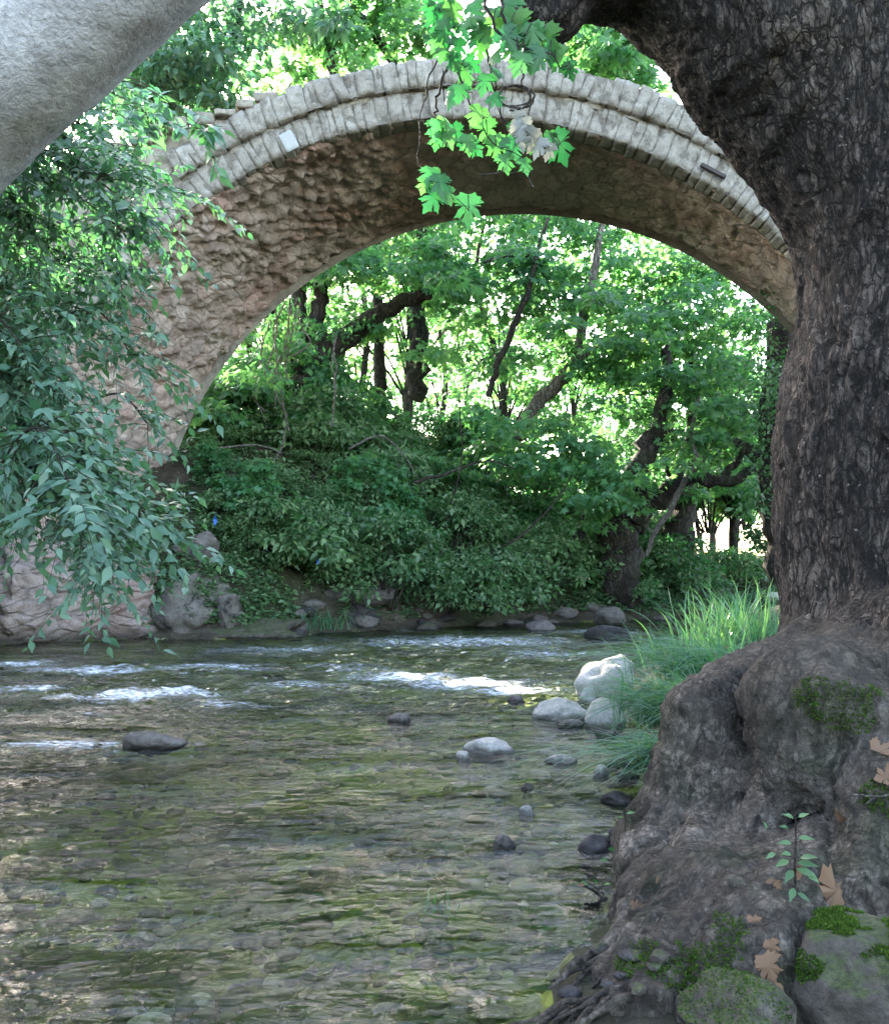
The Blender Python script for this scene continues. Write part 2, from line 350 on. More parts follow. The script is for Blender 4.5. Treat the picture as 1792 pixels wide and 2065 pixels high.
def ground_mat():
    g = Mat('earth'); p = g.pos
    n = g.noise(p, 2.5, 8, .7); f = g.noise(p, 18, 6, .7); b = g.noise(p, .4, 4)
    c = g.ramp(n, [(.3, (.02, .017, .012)), (.5, (.055, .045, .033)), (.72, (.12, .10, .075))])
    c = g.mix(g.ramp(b, [(.45, 0.), (.6, .6)]), c, (.03, .05, .018))
    c = g.mix(g.math('MULTIPLY', g.ramp(g.vor(p, 14, 'F1', 0), [(.1, 1.), (.25, 0.)]), .4), c, (.22, .17, .12))
    return g.done(g.bsdf(c, .92, g.bump(g.math('ADD', n, f), .9, .06), .1))
def bed_mat():
    g = Mat('river_bed'); p = g.pos
    q = g.n('VectorMath', {0: p, 1: g.n('VectorMath', {0: g.n('TexNoise', {'Vector': p, 'Scale': 5.0, 'Detail': 4.}).outputs[1], 3: .16}, operation='SCALE').outputs[0]}, operation='ADD').outputs[0]
    vv = g.vor(g.map(q, (1, 1, .4)), 12, 'F1', 1); ed = g.vor(g.map(q, (1, 1, .4)), 12, 'DISTANCE_TO_EDGE')
    v = g.n('SeparateColor', {0: vv}).outputs[0]
    c = g.ramp(v, [(0, (.03, .024, .017)), (.4, (.075, .06, .042)), (.75, (.12, .10, .07)), (1, (.26, .23, .19))])
    c = g.mix(g.ramp(ed, [(0, .8), (.16, 0.)]), c, (.025, .022, .014))
    al = g.noise(g.map(p, (1, .6, 1)), .9, 6, .7)
    c = g.mix(g.ramp(al, [(.39, 0.), (.54, .9)]), c, (.13, .16, .02))
    dk = g.noise(p, .35, 4)
    c = g.mix(g.ramp(dk, [(.46, 0.), (.6, .7)]), c, (.022, .017, .012))
    h = g.math('ADD', g.ramp(ed, [(0, 0.), (.3, 1.)]), g.math('MULTIPLY', g.noise(p, 20, 5), .4))
    return g.done(g.bsdf(c, .8, g.bump(h, .8, .03), .2))
M_EARTH = ground_mat(); M_BED = bed_mat()

def water_mat():
    g = Mat('river_water'); p = g.pos
    flow = g.map(p, (1.0, 1.9, 1.0), (0, 0, R_(18)))
    n1 = g.noise(flow, 2.3, 4, .55, .8); n2 = g.noise(flow, 7.5, 4, .6, .5); n3 = g.noise(flow, 21, 3, .6)
    rap = g.attr('rapid')
    h = g.math('ADD', g.math('MULTIPLY', n1, .9), g.math('ADD', g.math('MULTIPLY', n2, .55), g.math('MULTIPLY', n3, .24)))
    h = g.math('MULTIPLY', h, g.ramp(g.noise(g.map(p, (.5, .9, 1)), 1.7, 4, .6), [(.40, .14), (.56, .45), (.72, 1.7)]))
    h = g.math('MULTIPLY', h, g.math('ADD', 1.0, g.math('MULTIPLY', rap, 2.2)))
    nb = g.n('Bump', {'Height': h, 'Strength': 1.0, 'Distance': .14}).outputs[0]
    fr = g.n('Fresnel', {'IOR': 1.33, 'Normal': nb}).outputs[0]
    gl = g.n('BsdfGlossy', {'Color': (1, 1, 1, 1), 'Roughness': .04, 'Normal': nb}).outputs[0]
    tr = g.n('BsdfTransparent', {'Color': (.78, .84, .66, 1)}).outputs[0]
    w = g.n('MixShader', {0: g.math('MULTIPLY', fr, 1.3, True), 1: tr, 2: gl}).outputs[0]
    fo = g.noise(g.map(p, (1.0, 2.6, 1.0), (0, 0, R_(10))), 7.5, 9, .82, 1.0)
    fm = g.math('MULTIPLY', g.ramp(g.math('ADD', fo, g.math('MULTIPLY', g.math('SUBTRACT', g.attr('foam'), 1.0), .2)), [(.40, 0.), (.56, 1.)]), g.math('MULTIPLY', g.attr('foam'), 1.15), True)
    fd = g.bsdf((.72, .76, .82), .6, nb)
    return g.done(g.n('MixShader', {0: fm, 1: w, 2: fd}).outputs[0])
M_WATER = water_mat()

def plain(name, col, rough=.5, amt=.35, sc_=20):
    g = Mat(name); n = g.noise(g.obj, sc_, 5)
    return g.done(g.bsdf(g.mix(g.ramp(n, [(.35, 0.), (.7, amt)]), col, tuple(x * .4 for x in col)), rough, g.bump(n, .3, .01)))
M_PLATE = plain('grey_plate', (.3, .3, .29), .5)
M_IRON = plain('rusted_iron', (.035, .025, .022), .6)
M_BLUE = plain('blue_plastic', (.01, .10, .36), .4, .5)
M_SLAB = plain('greenish_slab', (.34, .36, .26), .85)

# ------------------------------------------------------------------ leaf templates
def fan(outline, z):                                # base at origin, axis +y
    V = np.array([[0, .42, 0.06]] + [[x, y, z(x, y)] for x, y in outline]); k = len(outline)
    return V, np.array([[0, 1 + i, 1 + (i + 1) % k] for i in range(k)])
def mirror(half): return half + [(-x, y) for x, y in half[::-1] if abs(x) > 1e-6]
T_PALM = fan(mirror([(0, 0), (.14, -.04), (.26, -.1), (.30, .02), (.46, .04), (.43, .13), (.58, .22), (.42, .26), (.44, .36), (.27, .33), (.22, .40), (.36, .50), (.40, .62), (.50, .74),
                     (.36, .72), (.30, .78), (.20, .66), (.13, .58), (.17, .74), (.24, .84), (.14, .88), (.09, .98), (0, 1.12)]), lambda x, y: -.35 * x * x - .18 * y * y)
T_STAR = fan(mirror([(0, 0), (.40, .05), (.24, .26), (.50, .55), (.17, .52), (0, 1.0)]), lambda x, y: -.4 * x * x - .15 * y * y)
T_LANCE = (np.array([[0, 0, 0], [.19, .22, .05], [-.19, .22, .05], [.24, .48, .03], [-.24, .48, .03], [.10, .78, -.06], [-.10, .78, -.06], [0, 1.05, -.16], [0, .22, 0], [0, .5, -.03], [0, .8, -.1]]),
           np.array([[0, 1, 8], [0, 8, 2], [1, 3, 9], [1, 9, 8], [8, 9, 4], [8, 4, 2], [3, 5, 10], [3, 10, 9], [9, 10, 6], [9, 6, 4], [5, 7, 10], [10, 7, 6]]))
T_OVAL = (np.array([[0, 0, 0], [.26, .38, .06], [-.26, .38, .06], [0, 1, -.1], [0, .4, -.02]]), np.array([[0, 1, 4], [0, 4, 2], [1, 3, 4], [4, 3, 2]]))

def leaves(C, D, N, S, tmpl):
    C = np.asarray(C, float); D = unit(np.asarray(D, float)); N = np.asarray(N, float)
    side = unit(np.cross(D, N)); N = np.cross(side, D); tv, tf = tmpl; S = np.broadcast_to(S, (len(C),))
    V = C[:, None] + S[:, None, None] * (tv[None, :, 0, None] * side[:, None] + tv[None, :, 1, None] * D[:, None] + tv[None, :, 2, None] * N[:, None])
    F = tf[None] + (np.arange(len(C)) * len(tv))[:, None, None]
    return V.reshape(-1, 3), F.reshape(-1, 3)
def leaf_obj(name, C, D, N, S, tmpl, mat, parent=None):
    V, F = leaves(C, D, N, S, tmpl); me = mesh_np(name, V, F)
    if mat is L_NEAR: attr(me, 'lx', np.tile(tmpl[0][:, 0], len(C))); attr(me, 'ly', np.tile(tmpl[0][:, 1], len(C)))
    return link(name, me, mat, parent, False)

def spray_cloud(centers, radii, per, flat, size, r, droop=.25, tilt=.55):
    """leaf clusters: flattened clumps of leaves round each centre"""
    C, D, N, S = [], [], [], []
    for c, rad in zip(centers, radii):
        n = max(3, int(per * (rad / radii.mean()) ** 1.6)); u = unit(r.normal(size=(n, 3))) * (r.random((n, 1)) ** .45) * rad
        u[:, 2] *= flat; u[:, 2] -= .25 * (u[:, 0] ** 2 + u[:, 1] ** 2) / rad
        sz_ = r.uniform(.7, 1.3); C.append(c + u); d = u * (1, 1, .3) + r.normal(size=(n, 3)) * rad * .35; d = unit(d); d[:, 2] -= droop + .3 * r.random(n); D.append(d)
        N.append(np.array([0, 0, 1.]) + r.normal(size=(n, 3)) * tilt); S.append(size * sz_ * r.uniform(.6, 1.25, n))
    return np.concatenate(C), np.concatenate(D), np.concatenate(N), np.concatenate(S)

# ------------------------------------------------------------------ river course and ground
LEFT = np.array([(-9.5, -40), (-9.2, 6), (-8.8, 14), (-8.0, 16.2), (-7.3, 16.9), (-5.6, 18.0), (-4.4, 17.9), (-3.4, 18.6), (-2.2, 20), (1.2, 23), (5.4, 25.4), (8.5, 26.6), (20, 30), (60, 37), (400, 80)], float)
RIGHT = np.array([(400, 70), (60, 29), (20, 22.5), (11, 19.2), (6, 16.6), (3.2, 13.8), (1.95, 11.2), (1.65, 8), (1.25, 5.6), (.92, 4.4), (.5, 3.3), (.22, 2.55), (-.1, 1.6), (-.6, .3), (-1.4, -40)], float)
def poly_d(p, L):
    best = np.full(len(p), 1e9)
    for a, b in zip(L[:-1], L[1:]):
        ab = b - a; t = np.clip(((p - a) @ ab) / (ab @ ab), 0, 1); best = np.minimum(best, np.linalg.norm(p - a - t[:, None] * ab, axis=1))
    return best
def inside(p, poly):
    r = np.zeros(len(p), bool); q = np.roll(poly, 1, 0)
    for (x1, y1), (x2, y2) in zip(poly, q):
        c = (y1 > p[:, 1]) != (y2 > p[:, 1])
        xx = (x2 - x1) * (p[:, 1] - y1) / (y2 - y1 + 1e-12) + x1; r ^= c & (p[:, 0] < xx)
    return r
RIVER = np.concatenate([LEFT, RIGHT])
def ground(x, y, fine=True):
    x = np.atleast_1d(np.asarray(x, float)).ravel(); y = np.atleast_1d(np.asarray(y, float)).ravel(); p = np.stack([x, y], -1)
    dl, dr = poly_d(p, LEFT), poly_d(p, RIGHT); ins = inside(p, RIVER); sd = np.minimum(dl, dr)
    q = np.stack([x, y, x * 0], -1)
    nz = fbm(q * .9, 4, 3); nf = fbm(q * 3.1, 4, 9)
    depth = -.05 - .30 * sstep(0, 2.6, sd) + .05 * nz + .03 * nf
    A = 7.2 - 5.2 * sstep(-2, 8, x) - 0 * y
    zl = .22 * sstep(0, .5, dl) + A * (1 - np.exp(-np.maximum(dl - .3, 0) / (5.5 + 2 * sstep(-2, 8, x)))) + .35 * nz * sstep(0, 3, dl) + .08 * nf
    zr = .14 * sstep(0, .5, dr) * sstep(4, 7, y) + .07 * sstep(0, .35, dr) + 1.3 * (1 - np.exp(-dr / 6.0)) * sstep(3, 12, y) + .5 * (1 - np.exp(-dr / 3.)) * sstep(4.5, 8, y) + .10 * nz * sstep(0, 2, dr) * sstep(4, 7, y) + .03 * nf - .06 * (1 - sstep(3.5, 6, y)) * sstep(.1, .5, dr)
    return np.where(ins, depth, np.where(dl < dr, zl, zr)), ins, sd
def gz(x, y): return float(ground([x], [y])[0][0])

def stretch(a, b, n, lo, hi):                        # dense between a and b, then growing steps out to lo and hi
    m = np.linspace(a, b, n); s = m[1] - m[0]; up, dn = [], []; v, k = b, s
    while v < hi: k *= 1.18; v += k; up.append(v)
    v, k = a, s
    while v > lo: k *= 1.18; v -= k; dn.append(v)
    return np.concatenate([dn[::-1], m, up])
gx = stretch(-11, 13, 260, -900, 900); gy = stretch(1.2, 30, 320, -900, 1200)
X, Y = np.meshgrid(gx, gy, indexing='ij'); Z, ins, sdv = ground(X, Y)
me = mesh_np('ground', np.stack([X.ravel(), Y.ravel(), Z], -1), grid_faces(len(gx), len(gy)))
me.materials.append(M_EARTH); me.materials.append(M_BED)
ff = np.zeros(len(me.polygons), np.int32); cen = np.zeros(len(me.polygons) * 3, np.float32); me.polygons.foreach_get('center', cen); cen = cen.reshape(-1, 3)
ins_f = ground(cen[:, 0], cen[:, 1])[1]
me.polygons.foreach_set('material_index', ins_f.astype(np.int32))
tag(link('ground', me, None), kind='structure')

wx = stretch(-9.6, 9, 330, -30, 430); wy = stretch(1.0, 20, 420, -60, 110)
X, Y = np.meshgrid(wx, wy, indexing='ij'); q = np.stack([X.ravel(), Y.ravel(), X.ravel() * 0], -1)
def blob(px, py, rx, ry, a=0):
    c, s = math.cos(a), math.sin(a); u = X.ravel() - px; v = Y.ravel() - py
    return np.exp(-(((c * u + s * v) / rx) ** 2 + ((-s * u + c * v) / ry) ** 2))
rap = np.clip(blob(-3.2, 10.5, 2.6, 2.0) + 1.0 * blob(0.4, 15.5, 5.0, 5.5) + .45 * blob(-3.5, 6.3, 1.2, .5), 0, 1)
foam = np.zeros(len(q))
for dx, dy, rx, ry, k in [(180, 1352, .9, .6, 1), (60, 1392, .4, .3, .95), (270, 1405, 1.0, .38, 1), (370, 1400, .5, .35, .95), (120, 1500, .6, .26, .92), (30, 1340, .6, .7, .9), (420, 1345, 1.2, .9, .72), (150, 1440, .4, .15, .7),
                          (215, 1520, .25, .1, .6), (690, 1345, .9, .8, .6), (950, 1295, 2.8, 2.0, .74), (1120, 1320, 1.4, 1.2, .68), (600, 1385, 1.0, .5, .66), (480, 1420, .6, .25, .7), (1210, 1275, 1.4, 1.2, .75), (320, 1502, .25, .16, .95), (560, 1310, 1.8, 1.2, .64), (820, 1365, 1.0, .6, .9), (930, 1380, .9, .6, .95), (1030, 1392, .6, .4, .9), (720, 1352, .7, .5, .6)]:
    w = W(dx, dy); foam = np.maximum(foam, k * blob(w[0], w[1], rx, ry))
amp = .010 + .045 * rap
hz = amp * fbm(q * (1.9, 3.0, 1), 4, 21) + .4 * amp * fbm(q * (6.5, 10, 1), 3, 33) + .02 * foam * fbm(q * (5, 9, 1), 3, 5)
me = mesh_np('river', np.stack([X.ravel(), Y.ravel(), hz], -1), grid_faces(len(wx), len(wy)))
attr(me, 'foam', foam); attr(me, 'rapid', rap)
tag(link('river', me, M_WATER), kind='structure')

# ------------------------------------------------------------------ rocks and pebbles
def ico(sub):
    bm = bmesh.new(); bmesh.ops.create_icosphere(bm, subdivisions=sub, radius=1)
    V = np.array([v.co[:] for v in bm.verts]); F = np.array([[v.index for v in f.verts] for f in bm.faces]); bm.free(); return V, F
ICO = {k: ico(k) for k in (2, 3, 4, 5)}
def rock_mesh(name, size, seed, sub=4, cuts=7, rough=.16, ang=1.0):
    r = np.random.default_rng(seed); V, F = ICO[sub]; V = V.copy()
    for _ in range(cuts):
        n = unit(r.normal(size=3)); d = r.uniform(.55, .9); k = V @ n; V -= np.maximum(k - d, 0)[:, None] * n * ang
    nrm = unit(V); V += nrm * (rough * fbm(V * 1.3 + seed, 3, seed))[:, None] + nrm * (.25 * rough * fbm(V * 5 + seed, 3, seed + 5))[:, None]
    return mesh_np(name, V * np.asarray(size), F)
def rock(label, loc, size, seed, mat, name='rock', rz=0, group=None, **kw):
    o = link(name, rock_mesh(name, size, seed, **kw), mat); o.location = tuple(loc); o.rotation_euler = (0, 0, rz)
    return tag(o, label, 'rock', group)
def wrock(label, x0, x1, ytop, ybase, seed, mat, sub=.35, depth=.8, **kw):    # a stone standing in the water, from its outline in the photo
    w = W((x0 + x1) / 2, ybase); D = w[1]; wd = (x1 - x0) / FPX * D / 2; h = (ybase - ytop) / FPX * D; h = max(h - 1.3 * wd * depth * (ybase - HY) / FPX, .4 * h)
    hz_ = h / (2 - 2 * sub) * 1.15
    return rock(label, (w[0], D + wd * depth, h - hz_), (wd, wd * depth, hz_), seed, mat, **kw)

# ------------------------------------------------------------------ bridge
YN, YF = 17.7, 22.1; CXN, CXF = .45, 1.75; ZC, RB = 1.1, 8.6
def bcx(y): return CXN + (CXF - CXN) * (np.asarray(y) - YN) / (YF - YN)
bridge = empty('stone_bridge', (0.45, 17.7, 0), 'old single arch stone bridge spanning the river, pale ring over a brown rubble vault', 'bridge')
# vault
S = np.linspace(-(RB * math.pi / 2 + 2.0), RB * math.pi / 2 + 2.0, 620); YY = np.linspace(YN - .02, YF, 110)
SS, YG = np.meshgrid(S, YY, indexing='ij'); SS = SS.ravel(); YG = YG.ravel()
def barrel(s, y, r):
    lim = RB * math.pi / 2; sc_ = np.clip(s, -lim, lim); th = sc_ / RB; ex = np.abs(s) - np.abs(sc_)
    return np.stack([bcx(y) + r * np.sin(th), y, ZC + r * np.cos(th) - ex], -1)
pp = np.stack([SS, YG, SS * 0], -1); wob = np.stack([fbm(pp * .8, 3, 40), fbm(pp * .8, 3, 44), SS * 0], -1) * .25
f1, f2, cid = vor((pp + wob) * (3.4, 2.1, 1), 50)
rl = .55 + .45 * sstep(.5, -4, SS)                  # the crumbled left haunch
rub = (np.clip((f2 - f1) * 3.0, 0, 1) * (.03 + .08 * cid) + .07 * fbm(pp * 4.5, 5, 61)) * rl + .06 * fbm(pp * .7, 3, 71) * rl
edge = sstep(0, .12, YG - YN + .02) * sstep(0, .05, YF - YG + .1)
V = barrel(SS, YG, RB - np.maximum(rub, -.06) * edge + .05)
V[:, 1] += np.where(YG > YF - .01, .10 * fbm(pp * (1.6, 1, 1), 4, 77), 0)
link('vault', mesh_np('vault', V, grid_faces(len(S), len(YY), True)), M_VAULT, bridge)
# far edge of the vault
Sf = S[(S > -13.5) & (S < 13.5)]; rr = np.array([RB - .12, RB + .5, RB + 1.1])
A_, B_ = np.meshgrid(Sf, rr, indexing='ij'); V = barrel(A_.ravel(), np.full(A_.size, YF + .02), B_.ravel())
link('far_ring', mesh_np('far_ring', V, grid_faces(len(Sf), 3, True)), M_WALL, bridge)

CUBE_N = 6
def cube_t(n=CUBE_N, p=22):
    l = np.linspace(-1, 1, n); V, F, k = [], [], 0
    for ax in range(3):
        for sg in (-1, 1):
            a, b = np.meshgrid(l, l, indexing='ij'); c = np.full(a.size, sg); co = [None] * 3
            co[ax] = c; co[(ax + 1) % 3] = a.ravel(); co[(ax + 2) % 3] = b.ravel(); V.append(np.stack(co, -1))
            F.append(grid_faces(n, n, sg < 0) + k); k += n * n
    V = np.concatenate(V); F = np.concatenate(F)
    key = np.round(V * 1e4).astype(int); _, idx, inv = np.unique(key, axis=0, return_index=True, return_inverse=True); inv = inv.ravel()
    V = V[idx]; F = inv[F]
    return V / (np.abs(V) ** p).sum(1, keepdims=True) ** (1 / p), F
CT, CF = cube_t()
def ring(name, r0, r1, yf, depth, wmean, a0, a1, mat, seed, jr=.03, jy=.03):
    r = np.random.default_rng(seed); mb = MB(); a = a0
    while a < a1:
        w = wmean * r.uniform(.6, 1.5); da = w / r0; b0 = r0 + r.normal(0, jr * .4); b1 = r1 + r.normal(0, jr); y0 = yf + r.normal(0, jy)
        th = a + da / 2 + CT[:, 0] * (da / 2 * 1.0) + CT[:, 2] * r.normal(0, .002); rad = (b0 + b1) / 2 + CT[:, 2] * (b1 - b0) / 2; y = y0 + depth / 2 + CT[:, 1] * depth / 2
        V = np.stack([CXN + rad * np.sin(th), y, ZC + rad * np.cos(th)], -1)
        V += .022 * np.stack([fbm(V * 5, 3, seed + 1), fbm(V * 8, 4, seed + 2) * 1.6, fbm(V * 5, 3, seed + 3)], -1)
        mb.add(V, None, CF); a += da
    return mb.build(name, mat, bridge)
ring('voussoir_ring', RB, RB + .52, YN - .05, .5, .20, -1.5, 1.5, M_RING, 11, .02, .014)
ring('coping_ring', RB + .535, RB + 1.03, YN - .17, .6, .22, -.62, 1.2, M_RING, 12, .03, .02)
# mortar behind the stones
def annulus(name, r0, r1, y, a0, a1, mat):
    th = np.linspace(a0, a1, 240); rd = np.linspace(r0, r1, 5); A, B = np.meshgrid(th, rd, indexing='ij'); A = A.ravel(); B = B.ravel()
    V = np.stack([CXN + B * np.sin(A), np.full(len(A), y) + .015 * rng.normal(size=len(A)), ZC + B * np.cos(A)], -1)
    return link(name, mesh_np(name, V, grid_faces(240, 5, True)), mat, bridge)
annulus('mortar_joint', RB + .012, RB + .515, YN - .022, -1.5, 1.5, M_JOINT); annulus('coping_joint', RB + .54, RB + 1.0, YN - .135, -.62, 1.2, M_JOINT)
# spandrel walls and deck
RO = RB + 1.02; TA = R_(19)
def deck(x):
    xs = RO * math.sin(TA); ax = np.abs(x); return ZC + np.where(ax < xs, np.sqrt(np.maximum(RO ** 2 - x ** 2, 0)), RO * math.cos(TA) - math.tan(TA) * (ax - xs))
xl = np.linspace(-15, 15, 300); tl = np.linspace(0, 1, 70); XX, TT = np.meshgrid(xl, tl, indexing='ij'); XX = XX.ravel(); TT = TT.ravel()
zb = np.where(np.abs(XX) < RB + .45, ZC + np.sqrt(np.maximum((RB + .45) ** 2 - XX ** 2, 0)), -.6); ztop = np.maximum(deck(XX), zb + .02)
for nm, yb in (('spandrel_wall', YN), ('back_wall', YF)):
    zz = zb + (ztop - zb) * TT; q3 = np.stack([XX, zz, XX * 0], -1)
    f1, f2, cid = vor((q3 + .2 * np.stack([fbm(q3, 2, 3), fbm(q3, 2, 4), XX * 0], -1)) * (1.9, 3.0, 1), 90)
    off = np.clip((f2 - f1) * 3.5, 0, 1) * (.03 + .08 * cid) + .06 * fbm(q3 * 3, 4, 92)
    V = np.stack([XX + float(bcx(yb)), yb + (.02 - off if yb == YN else .05 + off), zz], -1)
    link(nm, mesh_np(nm, V, grid_faces(300, 70, yb != YN)), M_WALL, bridge)
yd = np.linspace(YN - .05, YF + .1, 8); XX, YG = np.meshgrid(xl, yd, indexing='ij'); XX = XX.ravel(); YG = YG.ravel()
zz = deck(XX) - .02 + .05 * fbm(np.stack([XX, YG, XX * 0], -1) * 2, 3, 8); V = np.stack([XX + bcx(YG), YG, zz], -1)
link('deck', mesh_np('deck', V, grid_faces(300, 8)), M_WALL, bridge)
# rubble course along the left end of the deck
mb = MB(); r = np.random.default_rng(5); x = -8.6
while x < -3.7:
    w = r.uniform(.2, .5); h = r.uniform(.10, .24); V = CT * (w / 2 * .97, .3, h / 2); V = V + .035 * np.stack([fbm(V * 4 + x, 3, k) for k in (1, 2, 3)], -1)
    mb.add(V + (CXN + x + w / 2, YN + .12 + r.normal(0, .04), float(deck(np.array(x + w / 2))) + h * .3), None, CF); x += w
mb.build('coping_rubble', M_WALL, bridge)
# pier at the left foot
a, b = np.array([-7.55, 16.6]), np.array([-5.55, 18.5]); c = np.array([-6.6, 22.6]); d0 = np.array([-10.5, 16.9])
path = np.concatenate([np.linspace(d0, a, 40)[:-1], np.linspace(a, b, 60)[:-1], np.linspace(b, c, 50)]); npt = len(path)
zl = np.linspace(-.5, 1.55, 60); nrm2 = np.gradient(path, axis=0); nrm2 = unit(np.stack([nrm2[:, 1], -nrm2[:, 0]], -1))
sarc = np.concatenate([[0], np.cumsum(np.linalg.norm(np.diff(path, axis=0), axis=1))])
AA, ZZ = np.meshgrid(np.arange(npt), zl, indexing='ij'); AA = AA.ravel(); ZZ = ZZ.ravel(); q3 = np.stack([sarc[AA], ZZ, ZZ * 0], -1)
f1, f2, cid = vor((q3 + .15 * np.stack([fbm(q3 * 2, 2, 3), fbm(q3 * 2, 2, 4), ZZ * 0], -1)) * (2.3, 3.6, 1), 95)
off = np.clip((f2 - f1) * 4, 0, 1) * (.04 + .10 * cid) + .03 * fbm(q3 * 7, 4, 98) + .12 * fbm(q3 * 1.5, 4, 97) - .35 * sstep(1.3, 1.55, ZZ) - .12 * ZZ
base = path[AA] + nrm2[AA] * off[:, None]
V = np.concatenate([np.stack([base[:, 0], base[:, 1], ZZ], -1), np.stack([path[:, 0] * .6 - 4.2, path[:, 1] * .4 + 11.6, np.full(npt, 2.0)], -1)])
Fp = grid_faces(npt, 60); i = np.arange(npt - 1); top = np.stack([i * 60 + 59, (i + 1) * 60 + 59, npt * 60 + i + 1, npt * 60 + i], -1)
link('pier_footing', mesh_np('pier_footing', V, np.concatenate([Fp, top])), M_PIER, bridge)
# small grey plate on the ring and the iron slot
def box_mesh(name, c, s, rot=None):
    V = CT * (np.asarray(s) / 2); V = V if rot is None else V @ np.array(rot.to_matrix()).T
    return mesh_np(name, V + c, CF)
from mathutils import Euler
c = P(583, 285, YN - .12); link('wall_plate', box_mesh('wall_plate', c, (.26, .05, .36), Euler((0, R_(-28), 0))), M_PLATE, bridge)
c = P(1437, 345, YN - .14); link('iron_clamp', box_mesh('iron_clamp', c, (.52, .08, .07), Euler((0, R_(28), 0))), M_IRON, bridge)

# rock outcrop and boulders by the pier
rock('jagged grey outcrop with black water stains beside the bridge pier', (-4.95, 18.9, .45), (.8, .8, .85), 33, M_OUTCROP, 'outcrop', sub=5, cuts=16, rough=.20)
rock('dark streaked angular block leaning on the jagged stained outcrop', (-4.25, 18.75, .35), (.42, .5, .62), 38, M_OUTCROP, 'outcrop', sub=5, cuts=14, rough=.22)
rock('brown rock spur above the jagged stained outcrop under the leaves', (-5.1, 19.6, 1.6), (.6, .6, .6), 39, M_ROCKB, 'outcrop', sub=5, cuts=14, rough=.22)
rock('low mossy ledge jutting into the water at the foot of the stained outcrop', (-3.9, 18.7, .05), (1.5, .55, .30), 32, M_ROCKM, 'ledge', rz=.25, sub=5, rough=.25)
rock('long flat rock shelf on the far bank overhanging a dark hollow', P(715, 1200, 21.4), (1.0, .7, .28), 34, M_ROCKB, 'ledge', rz=.4, sub=4)
rock('dark hollow boulder under the flat rock shelf', P(690, 1248, 21.0), (.8, .5, .42), 35, M_ROCKD, 'boulder', rz=.4)  # near-black stone added in place of the shade inside the hollow
rock('brown boulder part way up the bank above the jagged outcrop', P(400, 1030, 21.5), (.8, .6, .5), 36, M_ROCKB, 'boulder', sub=4, rough=.3)

# midstream and near shore rocks
wrock('big pale angular boulder against the sedge tuft, largest in the river', 1166, 1320, 1312, 1412, 41, M_ROCK, .3, .7, name='boulder', cuts=12, rough=.22)
wrock('long pale low boulder just left of the rounded grey one', 1080, 1190, 1402, 1452, 42, M_ROCK, .35, .7, name='boulder', cuts=9, rz=.15)
wrock('smooth rounded grey boulder at the foot of the sedge tuft', 1178, 1266, 1402, 1468, 43, M_ROCK, .32, .8, name='boulder', cuts=2, rough=.08)
wrock('pointed dark wet rock standing alone in the rapids at left', 232, 352, 1470, 1516, 45, M_ROCKB, .35, .7, cuts=10, rough=.3)
wrock('flat grey rock like a low hump in the middle of the river', 932, 1040, 1487, 1522, 46, M_ROCK, .4, .6, cuts=4)
wrock('small upright stone just in front of the flat grey hump', 919, 952, 1512, 1536, 47, M_ROCK, .4, .8)
wrock('thin pale flat stone nearly awash right of the flat grey hump', 1103, 1168, 1519, 1540, 48, M_ROCK, .4, .7, cuts=3)
wrock('small lone stone left of the sunlit riffle', 783, 832, 1434, 1460, 49, M_ROCKB, .35, .8)
wrock('low dark stone at the right end of the sunlit riffle', 1022, 1060, 1402, 1417, 50, M_ROCKB, .4, .8)
wrock('small bright white stone awash below the flat grey hump', 1044, 1079, 1624, 1646, 51, M_ROCK, .4, .8)
wrock('reddish brown stone half under water in the lower river', 986, 1044, 1682, 1716, 52, M_ROCKB, .35, .8, rough=.25)
wrock('wet black stone close to the tree roots at the water edge', 1166, 1238, 1680, 1722, 53, M_ROCKD, .35, .8)
wrock('small greenish stone tip showing between the two awash stones', 1050, 1075, 1578, 1592, 54, M_ROCKM, .4, .8)
wrock('dark wet slab sticking out from the roots at the water edge', 1226, 1290, 1666, 1692, 57, M_ROCKD, .45, .5, rz=-.2)
for k, (x0, x1, yt, yb, m, lab) in enumerate([(1200, 1252, 1462, 1492, M_ROCKD, 'dark broken stone below the smooth rounded boulder'), (1192, 1228, 1540, 1568, M_ROCK, 'pale stone on the gravel edge under the sedge tuft'),
        (1214, 1276, 1520, 1548, M_ROCKB, 'flat brown stone behind the pale one on the gravel edge'), (1236, 1290, 1546, 1572, M_ROCKB, 'low grey brown stone half under the drooping sedge'),
        (1215, 1285, 1595, 1625, M_ROCKD, 'black wet stone under the lowest sedge blades'), (1120, 1180, 1446, 1470, M_ROCKB, 'submerged brown stone in front of the long pale boulder'),
        (1166, 1205, 1385, 1420, M_ROCK, 'sharp pale splinter of rock wedged between the three pale boulders'), (1262, 1300, 1700, 1740, M_ROCKB, 'brown knob of stone pressed against the root flare')]):
    wrock(lab, x0, x1, yt, yb, 140 + k, m, .35, .8, cuts=9)
